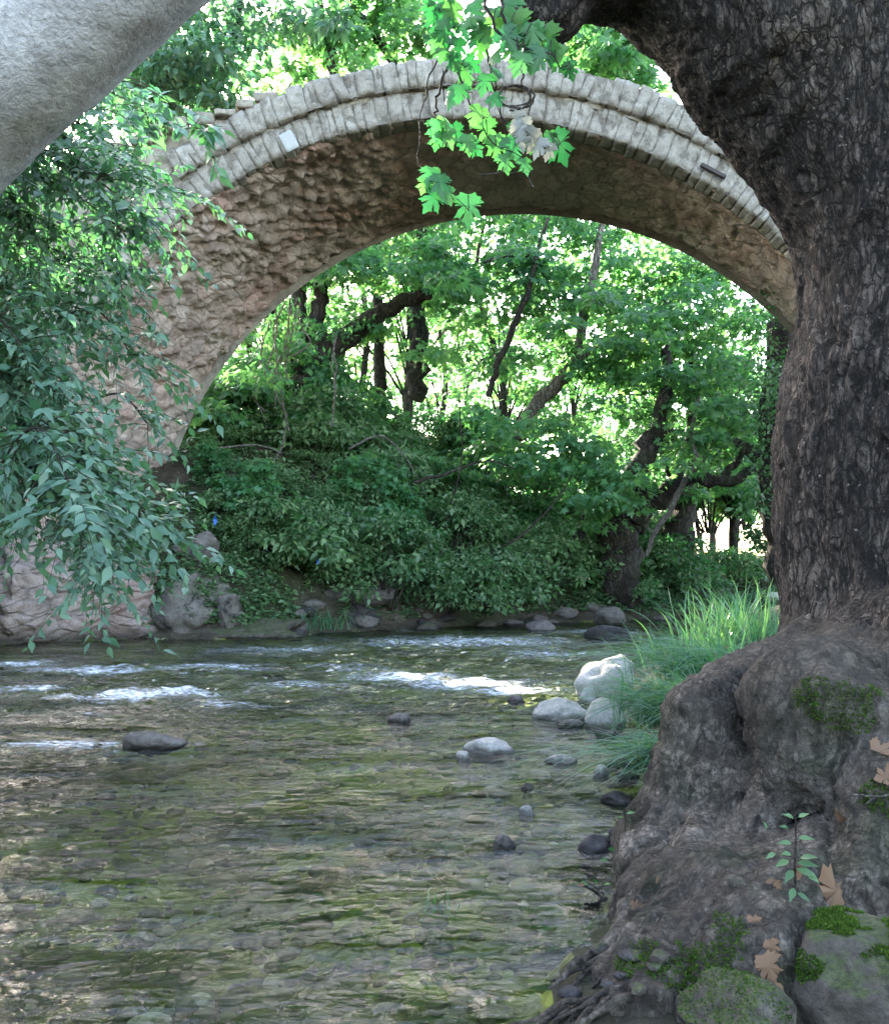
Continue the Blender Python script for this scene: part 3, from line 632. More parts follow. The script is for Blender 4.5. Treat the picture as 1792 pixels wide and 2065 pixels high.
# far waterline
shore = [rock_mesh('shore_stone', (1, .8, .55), 200 + k, 3, 7, .2) for k in range(4)]
for m_, mt in zip(shore, (M_ROCKD, M_ROCKB, M_ROCKM, M_ROCKB)): m_.materials.append(mt)
def shore_stone(x, y, s, k, label, group=None, z=None):
    o = link('shore_stone', shore[k], None); o.location = (x, y, (max(gz(x, y), -.05) if z is None else z) + .15 * s); o.scale = (s, s, s); o.rotation_euler = (0, 0, x * 9.1 % 6.28)
    return tag(o, label, 'rock', group)
r = np.random.default_rng(3)
for k in range(46):
    t = r.uniform(0, 1); L = LEFT[7:12]; j = min(int(t * 4), 3); f = t * 4 - j; p = L[j] * (1 - f) + L[j + 1] * f
    nrm_ = np.array([-(L[j + 1] - L[j])[1], (L[j + 1] - L[j])[0]]); nrm_ /= np.linalg.norm(nrm_); p = p + nrm_ * r.uniform(-.25, .7)
    shore_stone(p[0], p[1], r.uniform(.12, .34), k % 4, 'small stone among many along the far waterline', 'stones along the far waterline')
w = W(1225, 1287); shore_stone(w[0], w[1], .5, 0, 'large dark wet stone off the far waterline in the riffle', z=-.02)
w = W(1232, 1262); shore_stone(w[0], w[1], .5, 1, 'pale brown rounded boulder at the far waterline behind the dark wet one', z=.1)
w = W(1085, 1272); shore_stone(w[0], w[1], .35, 3, 'brown stone in the riffle left of the large dark wet stone', z=0)

# pebbles on the bed
mb = MB(); r = np.random.default_rng(8); pv, pf = ICO[2]
n = 3600; D = 2.3 + 10 * r.random(n) ** 1.3; xx = np.where(r.random(n) < .8, r.uniform(-.5, .35, n) * D, r.uniform(-.1, .4, n) * D); zz, ins_, sd2 = ground(xx, D)
for i in np.nonzero(ins_ & (sd2 > .12))[0]:
    s = .014 + .055 * r.random() ** 4 + .016 * r.random(); V = pv * (s * r.uniform(.7, 1.4), s * r.uniform(.7, 1.2), s * .55)
    a = r.uniform(0, 6.28); c_, s_ = math.cos(a), math.sin(a); V = np.stack([V[:, 0] * c_ - V[:, 1] * s_, V[:, 0] * s_ + V[:, 1] * c_, V[:, 2]], -1)
    mb.add(V + (xx[i], D[i], zz[i] + s * .1), pf)
g = Mat('pebbles'); cc = g.ramp(g.gp.outputs['Random Per Island'], [(0, (.022, .018, .013)), (.4, (.055, .045, .032)), (.65, (.06, .065, .018)), (.9, (.11, .09, .065)), (1, (.34, .31, .28))])
al = g.noise(g.pos, 1.0, 5, .7); cc = g.mix(g.ramp(al, [(.48, 0.), (.62, .7)]), cc, (.085, .105, .012))
M_PEB = g.done(g.bsdf(g.mix(g.ramp(g.noise(g.pos, 40, 4), [(.4, .5), (.6, 0.)]), cc, (.03, .028, .02)), .6))
tag(mb.build('pebbles', M_PEB), 'mottled brown and pale pebbles covering the river bed', 'pebbles', kind='stuff')

# ------------------------------------------------------------------ the old plane tree at right
CAPS = []
def cap(*pts):                                      # (dx, dy, D, r) chain
    q = [(P(a, b, c), r_) for a, b, c, r_ in pts]
    for (p0, r0), (p1, r1) in zip(q[:-1], q[1:]): CAPS.append((p0, r0, p1, r1))
cap((2050, -500, 4.9, .66), (1990, 0, 4.8, .74), (1945, 450, 4.7, .80), (1912, 900, 4.7, .845), (1912, 1080, 4.7, .835), (1925, 1300, 4.7, .80), (1930, 1500, 4.7, .95), (1920, 1950, 4.7, 1.2))
cap((1850, 385, 4.65, .60), (1600, 50, 4.62, .59), (1455, -150, 4.6, .56), (1420, -500, 4.6, .5))
cap((1480, -135, 4.6, .40), (1250, -145, 4.6, .37), (1115, -150, 4.6, .32), (900, -380, 4.6, .28))
cap((1118, -70, 4.55, .23), (1106, 40, 4.5, .15))
cap((1880, 1260, 4.6, .50), (1660, 1420, 4.5, .36), (1520, 1478, 4.3, .33), (1448, 1510, 4.15, .235), (1428, 1680, 4.0, .28), (1405, 1890, 3.75, .33), (1330, 2090, 3.35, .34))
cap((1860, 1290, 4.4, .40), (1720, 1385, 3.95, .22), (1640, 1425, 3.6, .215), (1625, 1510, 3.55, .18), (1560, 1590, 3.75, .13))
cap((1640, 1430, 3.65, .19), (1760, 1500, 3.5, .20), (1870, 1640, 3.35, .28), (1990, 1850, 3.2, .4))
cap((1660, 1740, 4.45, .5), (1600, 1960, 4.05, .55), (1540, 2150, 3.5, .5))
cap((1800, 1330, 4.1, .22), (1900, 1300, 3.9, .3), (2010, 1450, 3.5, .35))
cap((1560, 1820, 3.6, .2), (1480, 1960, 3.3, .22), (1400, 2100, 3.0, .22))
cap((1400, 1930, 3.5, .2), (1270, 1990, 3.2, .13), (1160, 2050, 2.95, .10), (1080, 2120, 2.8, .08))
cap((1310, 1640, 4.25, .12), (1300, 1730, 4.1, .13), (1275, 1880, 3.85, .16))
cap((1860, 1640, 4.15, .5), (1800, 1850, 3.85, .45))
cap((1700, 1500, 4.4, .45), (1650, 1640, 4.3, .42))
cap((1500, 1640, 3.95, .2), (1540, 1760, 3.7, .2), (1600, 1880, 3.4, .2))
cap((1520, 1860, 3.45, .25), (1430, 1945, 3.05, .23), (1350, 2020, 2.8, .19), (1270, 2090, 2.6, .13))
cap((1340, 1870, 3.7, .25), (1300, 1950, 3.3, .20), (1220, 2005, 3.0, .14), (1110, 2060, 2.8, .10))
cap((1650, 1840, 3.35, .26), (1600, 1930, 3.0, .23), (1560, 2020, 2.7, .19), (1530, 2100, 2.5, .16))
cap((1480, 1960, 3.0, .2), (1450, 2040, 2.7, .17))
cap((1650, 1640, 3.98, .26), (1650, 1760, 3.9, .28))
cap((1900, 1700, 3.4, .34), (1800, 1900, 3.1, .28), (1760, 2060, 2.9, .2))
def sdf(p, k=.05):
    acc = np.zeros(len(p))
    for a, r0, b, r1 in CAPS:
        ab = b - a; t = np.clip(((p - a) @ ab) / (ab @ ab), 0, 1); d = np.linalg.norm(p - a - t[:, None] * ab, axis=1) - (r0 + (r1 - r0) * t)
        acc += np.exp(-np.clip(d, -1.5, 3) / k)
    return -k * np.log(acc + 1e-30) + k * .55
def surf(dx, dy):
    o = np.array([0, 0, HC]); d = unit(P(dx, dy, 1.0) - o); t = 2.2
    for _ in range(50): t += .8 * float(sdf((o + d * t)[None])[0])
    return o + d * min(t, 5)
def ridge(*pts):                                     # a root lying on the flare, traced over its surface
    q = [(surf(a, b), r_) for a, b, r_ in pts]
    return [(p0 + (0, .35 * r0, 0), r0, p1 + (0, .35 * r1, 0), r1) for (p0, r0), (p1, r1) in zip(q[:-1], q[1:])]
RID = []
for pts in [[(1480, 1560, .05), (1430, 1680, .075), (1370, 1790, .08), (1310, 1890, .07), (1250, 1960, .05), (1190, 2010, .035)],
            [(1570, 1590, .06), (1510, 1700, .085), (1450, 1810, .085), (1400, 1900, .07), (1340, 1980, .055), (1290, 2040, .04)],
            [(1640, 1690, .06), (1590, 1790, .08), (1530, 1870, .08), (1480, 1950, .06), (1450, 2030, .05)],
            [(1390, 1560, .05), (1350, 1660, .07), (1310, 1760, .075), (1280, 1850, .06), (1250, 1900, .05)],
            [(1700, 1420, .05), (1770, 1480, .08), (1800, 1580, .09), (1790, 1680, .08), (1730, 1780, .06)],
            [(1500, 1380, .05), (1430, 1440, .06), (1400, 1560, .06), (1420, 1700, .05)],
            [(1540, 1750, .05), (1580, 1850, .07), (1570, 1940, .06), (1540, 2030, .05)]]: RID += ridge(*pts)
CAPS += RID
mb = MB(); iv, if_ = ICO[3]
for a, r0, b, r1 in CAPS:
    n = max(2, int(np.linalg.norm(b - a) / (.35 * min(r0, r1))) + 1)
    for t in np.linspace(0, 1, n): mb.add(iv * (r0 + (r1 - r0) * t) + a + (b - a) * t, if_)
tmp = mb.build('trunk_seed', None)
md = tmp.modifiers.new('r', 'REMESH'); md.mode = 'VOXEL'; md.voxel_size = .021
dg = bpy.context.evaluated_depsgraph_get(); ev = tmp.evaluated_get(dg); m2 = bpy.data.meshes.new_from_object(ev)
bpy.data.objects.remove(tmp)
n = len(m2.vertices); V = np.zeros(n * 3, np.float32); m2.vertices.foreach_get('co', V); V = V.reshape(-1, 3).astype(float)
def sgrad(p):
    e = .01; return unit(np.stack([sdf(p + np.eye(3)[i] * e) - sdf(p - np.eye(3)[i] * e) for i in range(3)], -1))
for _ in range(3):
    G = sgrad(V); V -= G * np.clip(sdf(V), -.1, .1)[:, None]
G = sgrad(V)
lowm = sstep(1.15, .55, V[:, 2])                     # roots
warp = np.stack([fbm(V * 1.5, 3, k) for k in (1, 2, 3)], -1) * .25
rdg = 1 - np.clip(np.abs(fbm((V + warp) * (9, 9, 2.0), 4, 305)) * 3.5, 0, 1)
f1, f2, cid = vor((V + warp * .5 + .03 * np.stack([fbm(V * 9, 3, k) for k in (4, 5, 6)], -1)) * (13, 13, 4.6), 300)
bark = -.016 * rdg + .009 * np.clip((f2 - f1) * 3, 0, 1) + .022 * fbm((V + warp) * (7, 7, 1.7), 4, 310)
lump = .05 * fbm(V * 2.0, 3, 320) + .05 * fbm(V * (1.0, 1.0, .5), 3, 325)
f1, f2, cid = vor((V + warp * .4) * 17, 301)
rt = .04 * np.abs(fbm((V + warp) * (4.5, 4.5, 2.6), 5, 330)) + .011 * fbm(V * 16, 4, 340) + .026 * fbm(V * 6, 4, 345) + .007 * np.clip((f2 - f1) * 3, 0, 1)
disp = (bark + lump * .6) * (1 - lowm) + (rt + lump + bark * .6) * lowm - .012
V += G * disp[:, None]
m2.vertices.foreach_set('co', V.astype(np.float32).ravel()); m2.update()
m2.materials.clear()
tree = empty('plane_tree', (2.4, 4.7, .2), 'huge old plane tree with furrowed dark bark and swollen mossy roots', 'tree')
def split_mesh(me, mask, name):                      # faces of one part of the trunk
    nf = len(me.polygons); bm = bmesh.new(); bm.from_mesh(me); bm.faces.ensure_lookup_table()
    bmesh.ops.delete(bm, geom=[f for f, k in zip(bm.faces, mask) if not k], context='FACES'); o = bpy.data.meshes.new(name); bm.to_mesh(o); bm.free(); return o
cen = np.zeros(len(m2.polygons) * 3, np.float32); m2.polygons.foreach_get('center', cen); cen = cen.reshape(-1, 3)
limb_p = P(1290, 40, 4.6); isl = (cen[:, 0] < P(1420, 0, 4.6)[0]) & (cen[:, 2] > 2.7)
isr = cen[:, 2] < 1.0
link('trunk', split_mesh(m2, ~(isl | isr), 'trunk'), M_BARK, tree)
link('limb', split_mesh(m2, isl, 'limb'), M_BARK, tree)
link('root_flare', split_mesh(m2, isr, 'root_flare'), M_ROOT, tree)
bpy.data.meshes.remove(m2)

# hanging twigs with lobed leaves
def twig(path, rad, n=26):
    pts = spline([P(*p) for p in path], n); pts[1:-1] += rng.normal(0, .006, (n - 2, 3)); return pts, np.linspace(rad, rad * .35, n)
TW = [[(905, -60, 5.0), (903, 60, 4.98), (912, 120, 4.95), (940, 190, 4.9), (965, 250, 4.9), (1010, 300, 4.9)],
      [(948, -60, 5.1), (970, 60, 5.05), (985, 120, 5.0), (1000, 185, 5.0), (1010, 235, 5.0)],
      [(1000, -60, 4.2), (1020, 40, 4.2), (1050, 115, 4.2), (1052, 175, 4.22)],
      [(960, -60, 4.25), (1000, 60, 4.2), (1060, 95, 4.2), (1110, 110, 4.2), (1150, 140, 4.2)],
      [(905, 90, 4.98), (870, 150, 5.0), (850, 225, 5.0), (846, 330, 5.0), (880, 370, 4.98), (945, 425, 4.95)],
      [(910, 110, 4.95), (880, 200, 4.95), (885, 260, 4.93), (930, 290, 4.9)],
      [(1010, 235, 5.0), (1040, 280, 4.95), (1085, 300, 4.9), (1130, 290, 4.88)]]
LV = {0: [(880, -10, 60), (915, 30, 62), (880, 45, 58), (940, 150, 55), (925, 185, 52), (905, 200, 44), (960, 235, 46), (985, 270, 50), (1000, 300, 48), (1035, 300, 52), (1060, 335, 34), (1020, 330, 40), (880, 85, 46), (925, 100, 44), (955, 130, 40), (870, 20, 50), (900, 70, 50), (935, 60, 48), (915, 125, 40), (890, 110, 36)],
      1: [(960, 20, 60), (985, 70, 62), (955, 75, 50), (1000, 110, 50), (975, 170, 46), (1000, 200, 40), (945, 40, 50), (990, 20, 48), (970, 100, 44), (1005, 145, 40), (960, 60, 52), (980, 45, 46)],
      2: [(1020, 20, 66), (1050, 60, 62), (1025, 80, 56), (1045, 130, 48)],
      3: [(1060, 95, 76), (1100, 90, 66), (1085, 120, 52), (1130, 125, 52), (1045, 60, 60), (1150, 145, 36), (1010, 55, 54), (1075, 70, 56), (1035, 105, 54), (1115, 110, 50), (1065, 125, 44), (1030, 30, 60)],
      4: [(865, 355, 44), (855, 375, 34), (890, 375, 48), (905, 395, 36), (945, 425, 62), (870, 405, 52), (885, 360, 38)],
      5: [(880, 262, 46), (905, 280, 40), (925, 275, 48), (945, 292, 40), (880, 285, 36), (960, 300, 36), (900, 250, 36)],
      6: [(1040, 270, 40), (1075, 290, 38), (1130, 300, 66), (1110, 285, 36)]}
for k, path in enumerate(TW):
    pts, rad = twig(path, .0085 if k != 4 else .005); mb = MB(); mb.tube(pts, rad, 6)
    C, Dv, Nv, S_ = [], [], [], []
    for x, y, s in LV[k]:
        dq = 4.22 if k in (2, 3) else 4.9; p = P(x, y, dq + rng.normal(0, .05)); i = np.argmin(np.linalg.norm((pts - p)[:, [0, 2]], axis=1)); out = p - pts[i]; out = out + np.array([rng.normal(0, .03), 0, -.05])
        sz = s / FPX * dq; d = unit(out * (1, .5, 1) + np.array([rng.normal(0, .02), rng.normal(0, .02), -.06])); b = p - d * sz * .55
        C.append(b); Dv.append(d); nv = np.array([rng.normal(0, .45), -1, rng.normal(.5, .45)]); Nv.append(nv); S_.append(sz * 1.0)
        mb.tube([pts[i], (pts[i] + b) / 2 + (0, 0, .01), b], .0022, 4)
    tw = mb.build('hanging_twig', M_TWIG, tree)
    leaf_obj('leaves', C, Dv, Nv, S_, T_PALM, L_NEAR, tw)
mb = MB(); C, Dv, Nv, S_ = [], [], [], []          # coiled dry vine with withered leaves
ang = np.linspace(0, 4.6 * math.pi, 90)
co = np.stack([1038 + (36 + 5 * np.sin(ang * 1.7)) * np.cos(ang), 196 + (22 + 4 * np.cos(ang * 1.3)) * np.sin(ang) + 2 * np.sin(ang * .5)], -1)
mb.tube([P(a, b, 4.86 + .012 * math.sin(i * .31)) for i, (a, b) in enumerate(co)], .005, 5)
mb.tube(spline([P(*p) for p in [(1050, 170, 4.82), (1070, 200, 4.85), (1062, 235, 4.86), (1040, 260, 4.88), (1030, 300, 4.9), (1010, 345, 4.9), (965, 352, 4.9)]], 24), .0035, 5)
mb.tube(spline([P(*p) for p in [(1015, 340, 4.9), (1030, 350, 4.9), (1055, 345, 4.9), (1075, 378, 4.9)]], 14), .0025, 5)
o = mb.build('dry_vine', M_PALEWOOD, tree)
for x, y, s in [(1060, 245, 40), (1050, 268, 44), (1080, 270, 46), (1095, 290, 42), (1045, 235, 34), (1110, 300, 34), (1035, 262, 34)]:
    C.append(P(x, y - 12, 4.85)); Dv.append((rng.normal(0, .6), .1, -1)); Nv.append((rng.normal(0, .5), -1, .5)); S_.append(s / FPX * 4.9)
leaf_obj('withered_leaves', C, Dv, Nv, S_, T_PALM, L_PALE, o)

# ------------------------------------------------------------------ sedge tufts on the right bank
def tuft(label, base, n, L, lean, seed, spread=.18, width=.006, stiff=.5, cat='grass tuft', name='sedge_tuft'):
    r = np.random.default_rng(seed); V, F = [], []; k = 0; m = 8; t = np.linspace(0, 1, m)
    for i in range(n):
        b = np.array(base) + (*r.normal(0, spread, 2), -.05); a = r.uniform(0, 6.28); l = L * r.uniform(.55, 1.15)
        h = np.array([math.cos(a), math.sin(a)]) * r.uniform(.1, .9) + np.asarray(lean) * r.uniform(.5, 1.2); bend = r.uniform(.5, 1.25) * (1 - stiff)
        up = l * (.95 * t - bend * t ** 2.3 * .95); out = l * (.25 * t + .75 * t ** 1.8 * (.4 + bend)); q = b + np.stack([h[0] * out, h[1] * out, up], -1)
        q += np.stack([.02 * l * np.sin(t * 5 + a), t * 0, t * 0], -1)
        sd = unit(np.array([-h[1], h[0], .3 * r.normal()])); w = width * r.uniform(.6, 1.3) * (1 - t ** 2.5 * .95)
        V.append(q + sd * w[:, None]); V.append(q - sd * w[:, None]); j = np.arange(m - 1)
        F.append(np.stack([k + j, k + j + 1, k + m + j + 1, k + m + j], -1)); k += 2 * m
    o = link(name, mesh_np(name, np.concatenate(V), np.concatenate(F)), L_GRASS); return tag(o, label, cat)
tuft('lowest sedge tuft drooping to the water edge under the roots', P(1368, 1540, 5.3), 560, .5, (-.65, -.1), 1, .12, .004, .12)
tuft('dense green sedge tuft draped behind the root shoulder', P(1395, 1450, 6.3), 850, .70, (-.55, -.15), 2, .17, .0045, .2)
tuft('broad sedge tuft arching over the pale boulders', P(1440, 1385, 7.8), 1000, .85, (-.5, -.1), 3, .24, .005, .3)
tuft('tall sunlit sedge tuft with upright yellow green blades', P(1490, 1335, 9.3), 420, 1.05, (-.1, 0), 4, .24, .008, .68)
tuft('sparse sedge tuft between the tall sunlit one and the trunk', P(1555, 1325, 9.6), 200, .8, (.15, 0), 5, .2, .006, .45)
tuft('thin grey green sedge tuft behind the pale boulders', P(1405, 1345, 10.5), 380, .75, (-.25, 0), 6, .3, .006, .45)
for k, (dx, dy, D, lab) in enumerate([(590, 1262, 20.3, 'dark grass tuft hanging over the waterline below the big leafy bush'), (1330, 1225, 27.5, 'dark green grass tuft on the far bank under the stout trunk'),
                                      (1440, 1222, 28.5, 'soft grass tuft on the far bank right of the stout trunk'), (1240, 1235, 26.8, 'low grass tuft at the foot of the far stout trunk')]):
    p = P(dx, dy, D); tuft(lab, p, 500, 1.0 if k else .9, (0, -.3), 20 + k, .55, .012, .3)

# small water plant in the stream
w = W(885, 1815); tuft('small pale water plant standing in the shallow stream', (w[0], w[1], 0), 26, .14, (.2, 0), 31, .035, .003, .3, 'water plant', 'water_plant')

# ------------------------------------------------------------------ things lying on and by the roots
bvh_objs = [o for o in tree.children if o.name.split('.')[0] in ('trunk', 'root_flare', 'limb')]
from mathutils.bvhtree import BVHTree
BVH = []
for o in bvh_objs:
    bm = bmesh.new(); bm.from_mesh(o.data); BVH.append(BVHTree.FromBMesh(bm)); bm.free()
def on_root(dx, dy, back=0.0):                       # the point of the tree behind a spot of the photo
    o = Vector((0, 0, HC)); d = Vector(P(dx, dy, 1.0)) - o; d.normalize(); best = None
    for b in BVH:
        h = b.ray_cast(o, d)
        if h[0] is not None and (best is None or h[3] < best[2]): best = (np.array(h[0]), np.array(h[1]), h[3])
    if best is None: return P(dx, dy, 3.2), np.array([0, -1., 0])
    return best[0] + best[1] * .01 - np.array(d) * back, best[1]
def dry_leaf(label, dx, dy, px, seed, tmpl=T_PALM, curl=.5, mat=L_DRY, ang=None):
    p, nn = on_root(dx, dy); r = np.random.default_rng(seed); s = px / FPX * p[1]; tv, tf = tmpl; tv = tv.copy(); tv[:, 1] -= .5
    tv[:, 2] += curl * (tv[:, 0] ** 2 * r.uniform(.6, 1.4) + tv[:, 1] ** 2 * r.uniform(-.3, 1.)) + .06 * np.sin(tv[:, 0] * 9 + seed)
    a = r.uniform(0, 6.28) if ang is None else ang; d = np.array([math.cos(a), -.3, math.sin(a)]); N = nn * .8 + np.array([0, -.5, .3])
    V, F = leaves([[0, 0, 0]], [d], [N], s, (tv, tf)); V, F = V, F
    V2 = np.concatenate([V, V + unit(N) * -.0012]); F2 = np.concatenate([F, F[:, ::-1] + len(V)])
    o = link('dry_leaf', mesh_np('dry_leaf', V2, F2), mat, None, True); o.location = tuple(p + unit(N) * .012); return tag(o, label, 'leaf')
dry_leaf('large pale brown dry plane leaf lying under the sapling', 1664, 1795, 92, 1, curl=.35, ang=1.9)
dry_leaf('curled orange brown dry leaf beside the mossy boulder', 1545, 1962, 58, 2, curl=1.3)
dry_leaf('small crumpled dry leaf just above the curled orange brown one', 1556, 1915, 34, 3, curl=1.3)
dry_leaf('orange dry leaf caught on the roots at the right picture edge', 1782, 1525, 46, 4, curl=1.0)
dry_leaf('yellowish curled dry leaf below the orange one at the right edge', 1784, 1572, 44, 5, curl=1.2)
dry_leaf('narrow tan dry leaf on the dark hollow of the roots', 1702, 1648, 40, 6, T_LANCE, .4, ang=2.4)
dry_leaf('tan dry leaf fragment left of the large plane leaf', 1598, 1765, 44, 7, T_LANCE, .6, ang=1.2)
dry_leaf('small orange dry leaf on the tangled roots by the water', 1168, 1972, 34, 8, curl=.9)
dry_leaf('tiny rust coloured dry leaf lowest on the tangled roots', 1143, 2022, 30, 9, curl=.9)
dry_leaf('pale tan leaf scrap between the orange brown leaf and the lower boulder', 1560, 1998, 30, 10, T_LANCE, .6)

def sapling(label, base, path, lv, mat, cat='sapling', name='sapling', tm=T_OVAL):
    o = empty(name, path[0], label, cat); mb = MB(); pts = spline(path, 14); L_ = np.linalg.norm(pts[-1] - pts[0]); mb.tube(pts, np.linspace(.004, .0015, 14), 5)
    C, Dv, Nv, S_ = [], [], [], []
    for c, s, d in lv:
        i = np.argmin(np.linalg.norm(pts - c, axis=1)); mb.tube([pts[i], c], .0012, 4); C.append(c); Dv.append(d); Nv.append((rng.normal(0, .3), -.6, 1)); S_.append(s)
    mb.build('stem', M_TWIG, o); leaf_obj('foliage', C, Dv, Nv, S_, tm, mat, o); return o
p0, _ = on_root(1602, 1790); D0 = p0[1] - .06
q = lambda x, y: P(x, y, D0)
lv = [(q(x, y), .78 * s / FPX * D0, d) for x, y, s, d in [(1600, 1650, 34, (-1, -.2, .5)), (1608, 1648, 30, (1, -.2, .5)), (1608, 1690, 40, (1, -.3, .1)), (1595, 1700, 40, (-1, -.3, .15)), (1545, 1672, 26, (-.4, -.4, 1)),
      (1562, 1720, 30, (-1, -.3, -.4)), (1590, 1735, 44, (-1, -.4, -.2)), (1606, 1740, 52, (1, -.5, .05)), (1604, 1752, 54, (1, -.4, -.25)), (1598, 1755, 44, (-.7, -.6, -.5)), (1612, 1730, 44, (.8, -.6, .3)),
      (1594, 1722, 36, (-.8, -.5, .2)), (1600, 1790, 40, (-.4, -.5, -.6)), (1606, 1800, 36, (.6, -.5, -.3)), (1590, 1670, 28, (-.9, -.2, .3)), (1620, 1755, 46, (.7, -.6, -.5))]]
sapling('small green sapling growing out of the root flare above the large dry leaf', p0, [p0, q(1602, 1740), q(1604, 1690), q(1602, 1640), q(1600, 1610)], lv, L_SHRUB, tm=T_LANCE)
p1 = W(1262, 1745); D1 = p1[1]; q1 = lambda x, y: P(x, y, D1)
lv = [(q1(x, y), s / FPX * D1, (rng.normal(0, .7), -.5, .3)) for x, y, s in [(1240, 1715, 24), (1262, 1722, 26), (1235, 1745, 24), (1270, 1735, 26), (1255, 1755, 28), (1272, 1752, 24), (1245, 1770, 22), (1225, 1735, 20), (1262, 1640, 20), (1250, 1650, 18), (1268, 1655, 16)]]
sapling('bright green seedling at the water edge against the root flare', p1, [q1(1290, 1800), q1(1272, 1760), q1(1258, 1715), q1(1262, 1640)], lv, L_NEAR)
p2 = W(1200, 1840); D2 = 3.5; q2 = lambda x, y: P(x, y, D2)
lv = [(q2(x, y), s / FPX * D2, (rng.normal(0, .7), -.5, .3)) for x, y, s in [(1185, 1783, 24), (1200, 1780, 26), (1215, 1785, 22), (1240, 1822, 26), (1225, 1830, 22), (1188, 1858, 26), (1248, 1810, 18)]]
sapling('bright green seedling sprouting over the dark mossy stump', q2(1215, 1840), [q2(1215, 1840), q2(1225, 1815), q2(1200, 1790), q2(1185, 1780)], lv, L_NEAR)
def stick(label, pts, r0, r1, mat=M_PALEWOOD, cat='twig', name='twig', n=16):
    mb = MB()
    for p in pts: mb.tube(spline(p, n) + rng.normal(0, r0 * .25, (n, 3)), np.linspace(r0, r1, n), 6)
    return tag(mb.build(name, mat), label, cat)
a = on_root(1788, 1608, .04)[0]; D3 = a[1]; q3 = lambda x, y: P(x, y, D3 - .03)
stick('pale dead twig poking from the roots at the right picture edge', [[q3(1810, 1598), q3(1770, 1606), q3(1745, 1604), q3(1712, 1601)], [q3(1765, 1605), q3(1752, 1615), q3(1745, 1622)]], .004, .0015)
stick('dark forked dead stick leaning over the stump by the water', [[P(1240, 1850, 3.5), P(1215, 1810, 3.5), P(1175, 1785, 3.5)], [P(1215, 1812, 3.5), P(1200, 1822, 3.48), P(1178, 1822, 3.46)]], .008, .004, M_TRUNK)
stick('thin straw stalk standing by the rounded boulder', [[P(1247, 1835, 3.3), P(1256, 1880, 3.25), P(1266, 1922, 3.2)]], .0022, .0015)

# boulders at lower right
def brock(label, dx, dy, D, rx, ry, rz_, seed, mat, **kw):
    p = P(dx, dy, D); return rock(label, p, (rx, ry, rz_), seed, mat, 'boulder', **kw)
brock('big moss capped boulder at the lower right corner', 1716, 1985, 2.55, .20, .24, .18, 61, M_ROCKM, sub=5, cuts=3, rough=.10)
brock('rounded mossy boulder at the bottom edge left of the big moss capped one', 1475, 2062, 2.42, .145, .16, .11, 62, M_ROCKM, sub=5, cuts=4, rough=.14)
brock('smooth brown boulder under the roots beside the tangled rootlets', 1262, 1968, 3.25, .10, .12, .075, 63, M_ROCKB, cuts=3, rough=.1)
brock('grey brown boulder between the dark stump and the rounded boulder', 1212, 1912, 3.45, .085, .1, .075, 64, M_ROCKB, cuts=3, rough=.1)
brock('dark mossy stump shaped rock at the water edge', 1208, 1862, 3.6, .105, .12, .10, 65, M_ROCKM, cuts=6, rough=.3)
brock('dark mossy lump of stone sloping into the water', 1150, 1965, 3.15, .12, .15, .085, 66, M_ROCKD, cuts=5, rough=.3)
brock('low dark boulder at the bottom edge under the tangled roots', 1180, 2065, 2.75, .16, .2, .07, 67, M_ROCKB, cuts=5, rough=.25)
brock('dark mossy boulder at right edge behind the moss capped one', 1790, 1840, 3.0, .12, .2, .09, 68, M_ROCKM, cuts=4, rough=.2)
r = np.random.default_rng(21)
for k in range(12):
    dx, dy = r.uniform(1130, 1330), r.uniform(1900, 2062); p, nn = on_root(dx, dy); s_ = r.uniform(.012, .034)
    if p[2] < .0: p = np.array(W(dx, dy, .03))
    rock('small brown stone among the roots in the lower right corner', p, (s_, s_ * .9, s_ * .6), 400 + k, (M_ROCKM, M_ROCKD)[k % 2], 'root_stone', group='small stones among the roots', sub=3)
for k in range(10):
    dx, dy = r.uniform(1160, 1780), r.uniform(1780, 2060); o = dry_leaf('small brown scrap of leaf litter on the roots', dx, dy, r.uniform(14, 26), 60 + k, (T_PALM, T_LANCE, T_OVAL)[k % 3], 1.0); o['group'] = 'leaf litter on the roots'
def moss(parent, me, mw, n, thr, seed, size=.011, spots=None):
    r = np.random.default_rng(seed); nf = len(me.polygons); c = np.zeros(nf * 3, np.float32); me.polygons.foreach_get('center', c); nn = np.zeros(nf * 3, np.float32); me.polygons.foreach_get('normal', nn); ar = np.zeros(nf, np.float32); me.polygons.foreach_get('area', ar)
    c = c.reshape(-1, 3) + mw; nn = nn.reshape(-1, 3); w = ar * (nn[:, 2] * .55 + .7 * fbm(c * 7, 4, seed) > thr)
    if spots is not None: w = w * (np.min([np.linalg.norm(c - s_[0], axis=1) - s_[1] * (1 + .6 * fbm(c * 9, 3, seed + 1)) for s_ in spots], axis=0) < 0)
    if w.sum() <= 0: return
    i = r.choice(nf, n, p=w / w.sum()); q = c[i] + r.normal(0, .5, (n, 3)) * np.sqrt(ar[i])[:, None] * .6; q -= nn[i] * .002
    leaf_obj('moss', q, nn[i] + r.normal(0, .45, (n, 3)), r.normal(size=(n, 3)), size * r.uniform(.5, 1.2, n), T_OVAL, L_MOSS, parent)
L_MOSS = leaf_mat('moss_tips', [(.015, .035, .006), (.035, .07, .01), (.08, .13, .02)], [(.03, .08, .01), (.08, .16, .02)], .25, .8, .1)
for o in list(bpy.data.objects):
    if o.name.startswith('boulder') and o.get('label', '').startswith('big moss'): o.rotation_euler = (0, 0, 0); MO = o
    if o.name.startswith('boulder') and o.get('label', '').startswith('rounded mossy'): MO2 = o
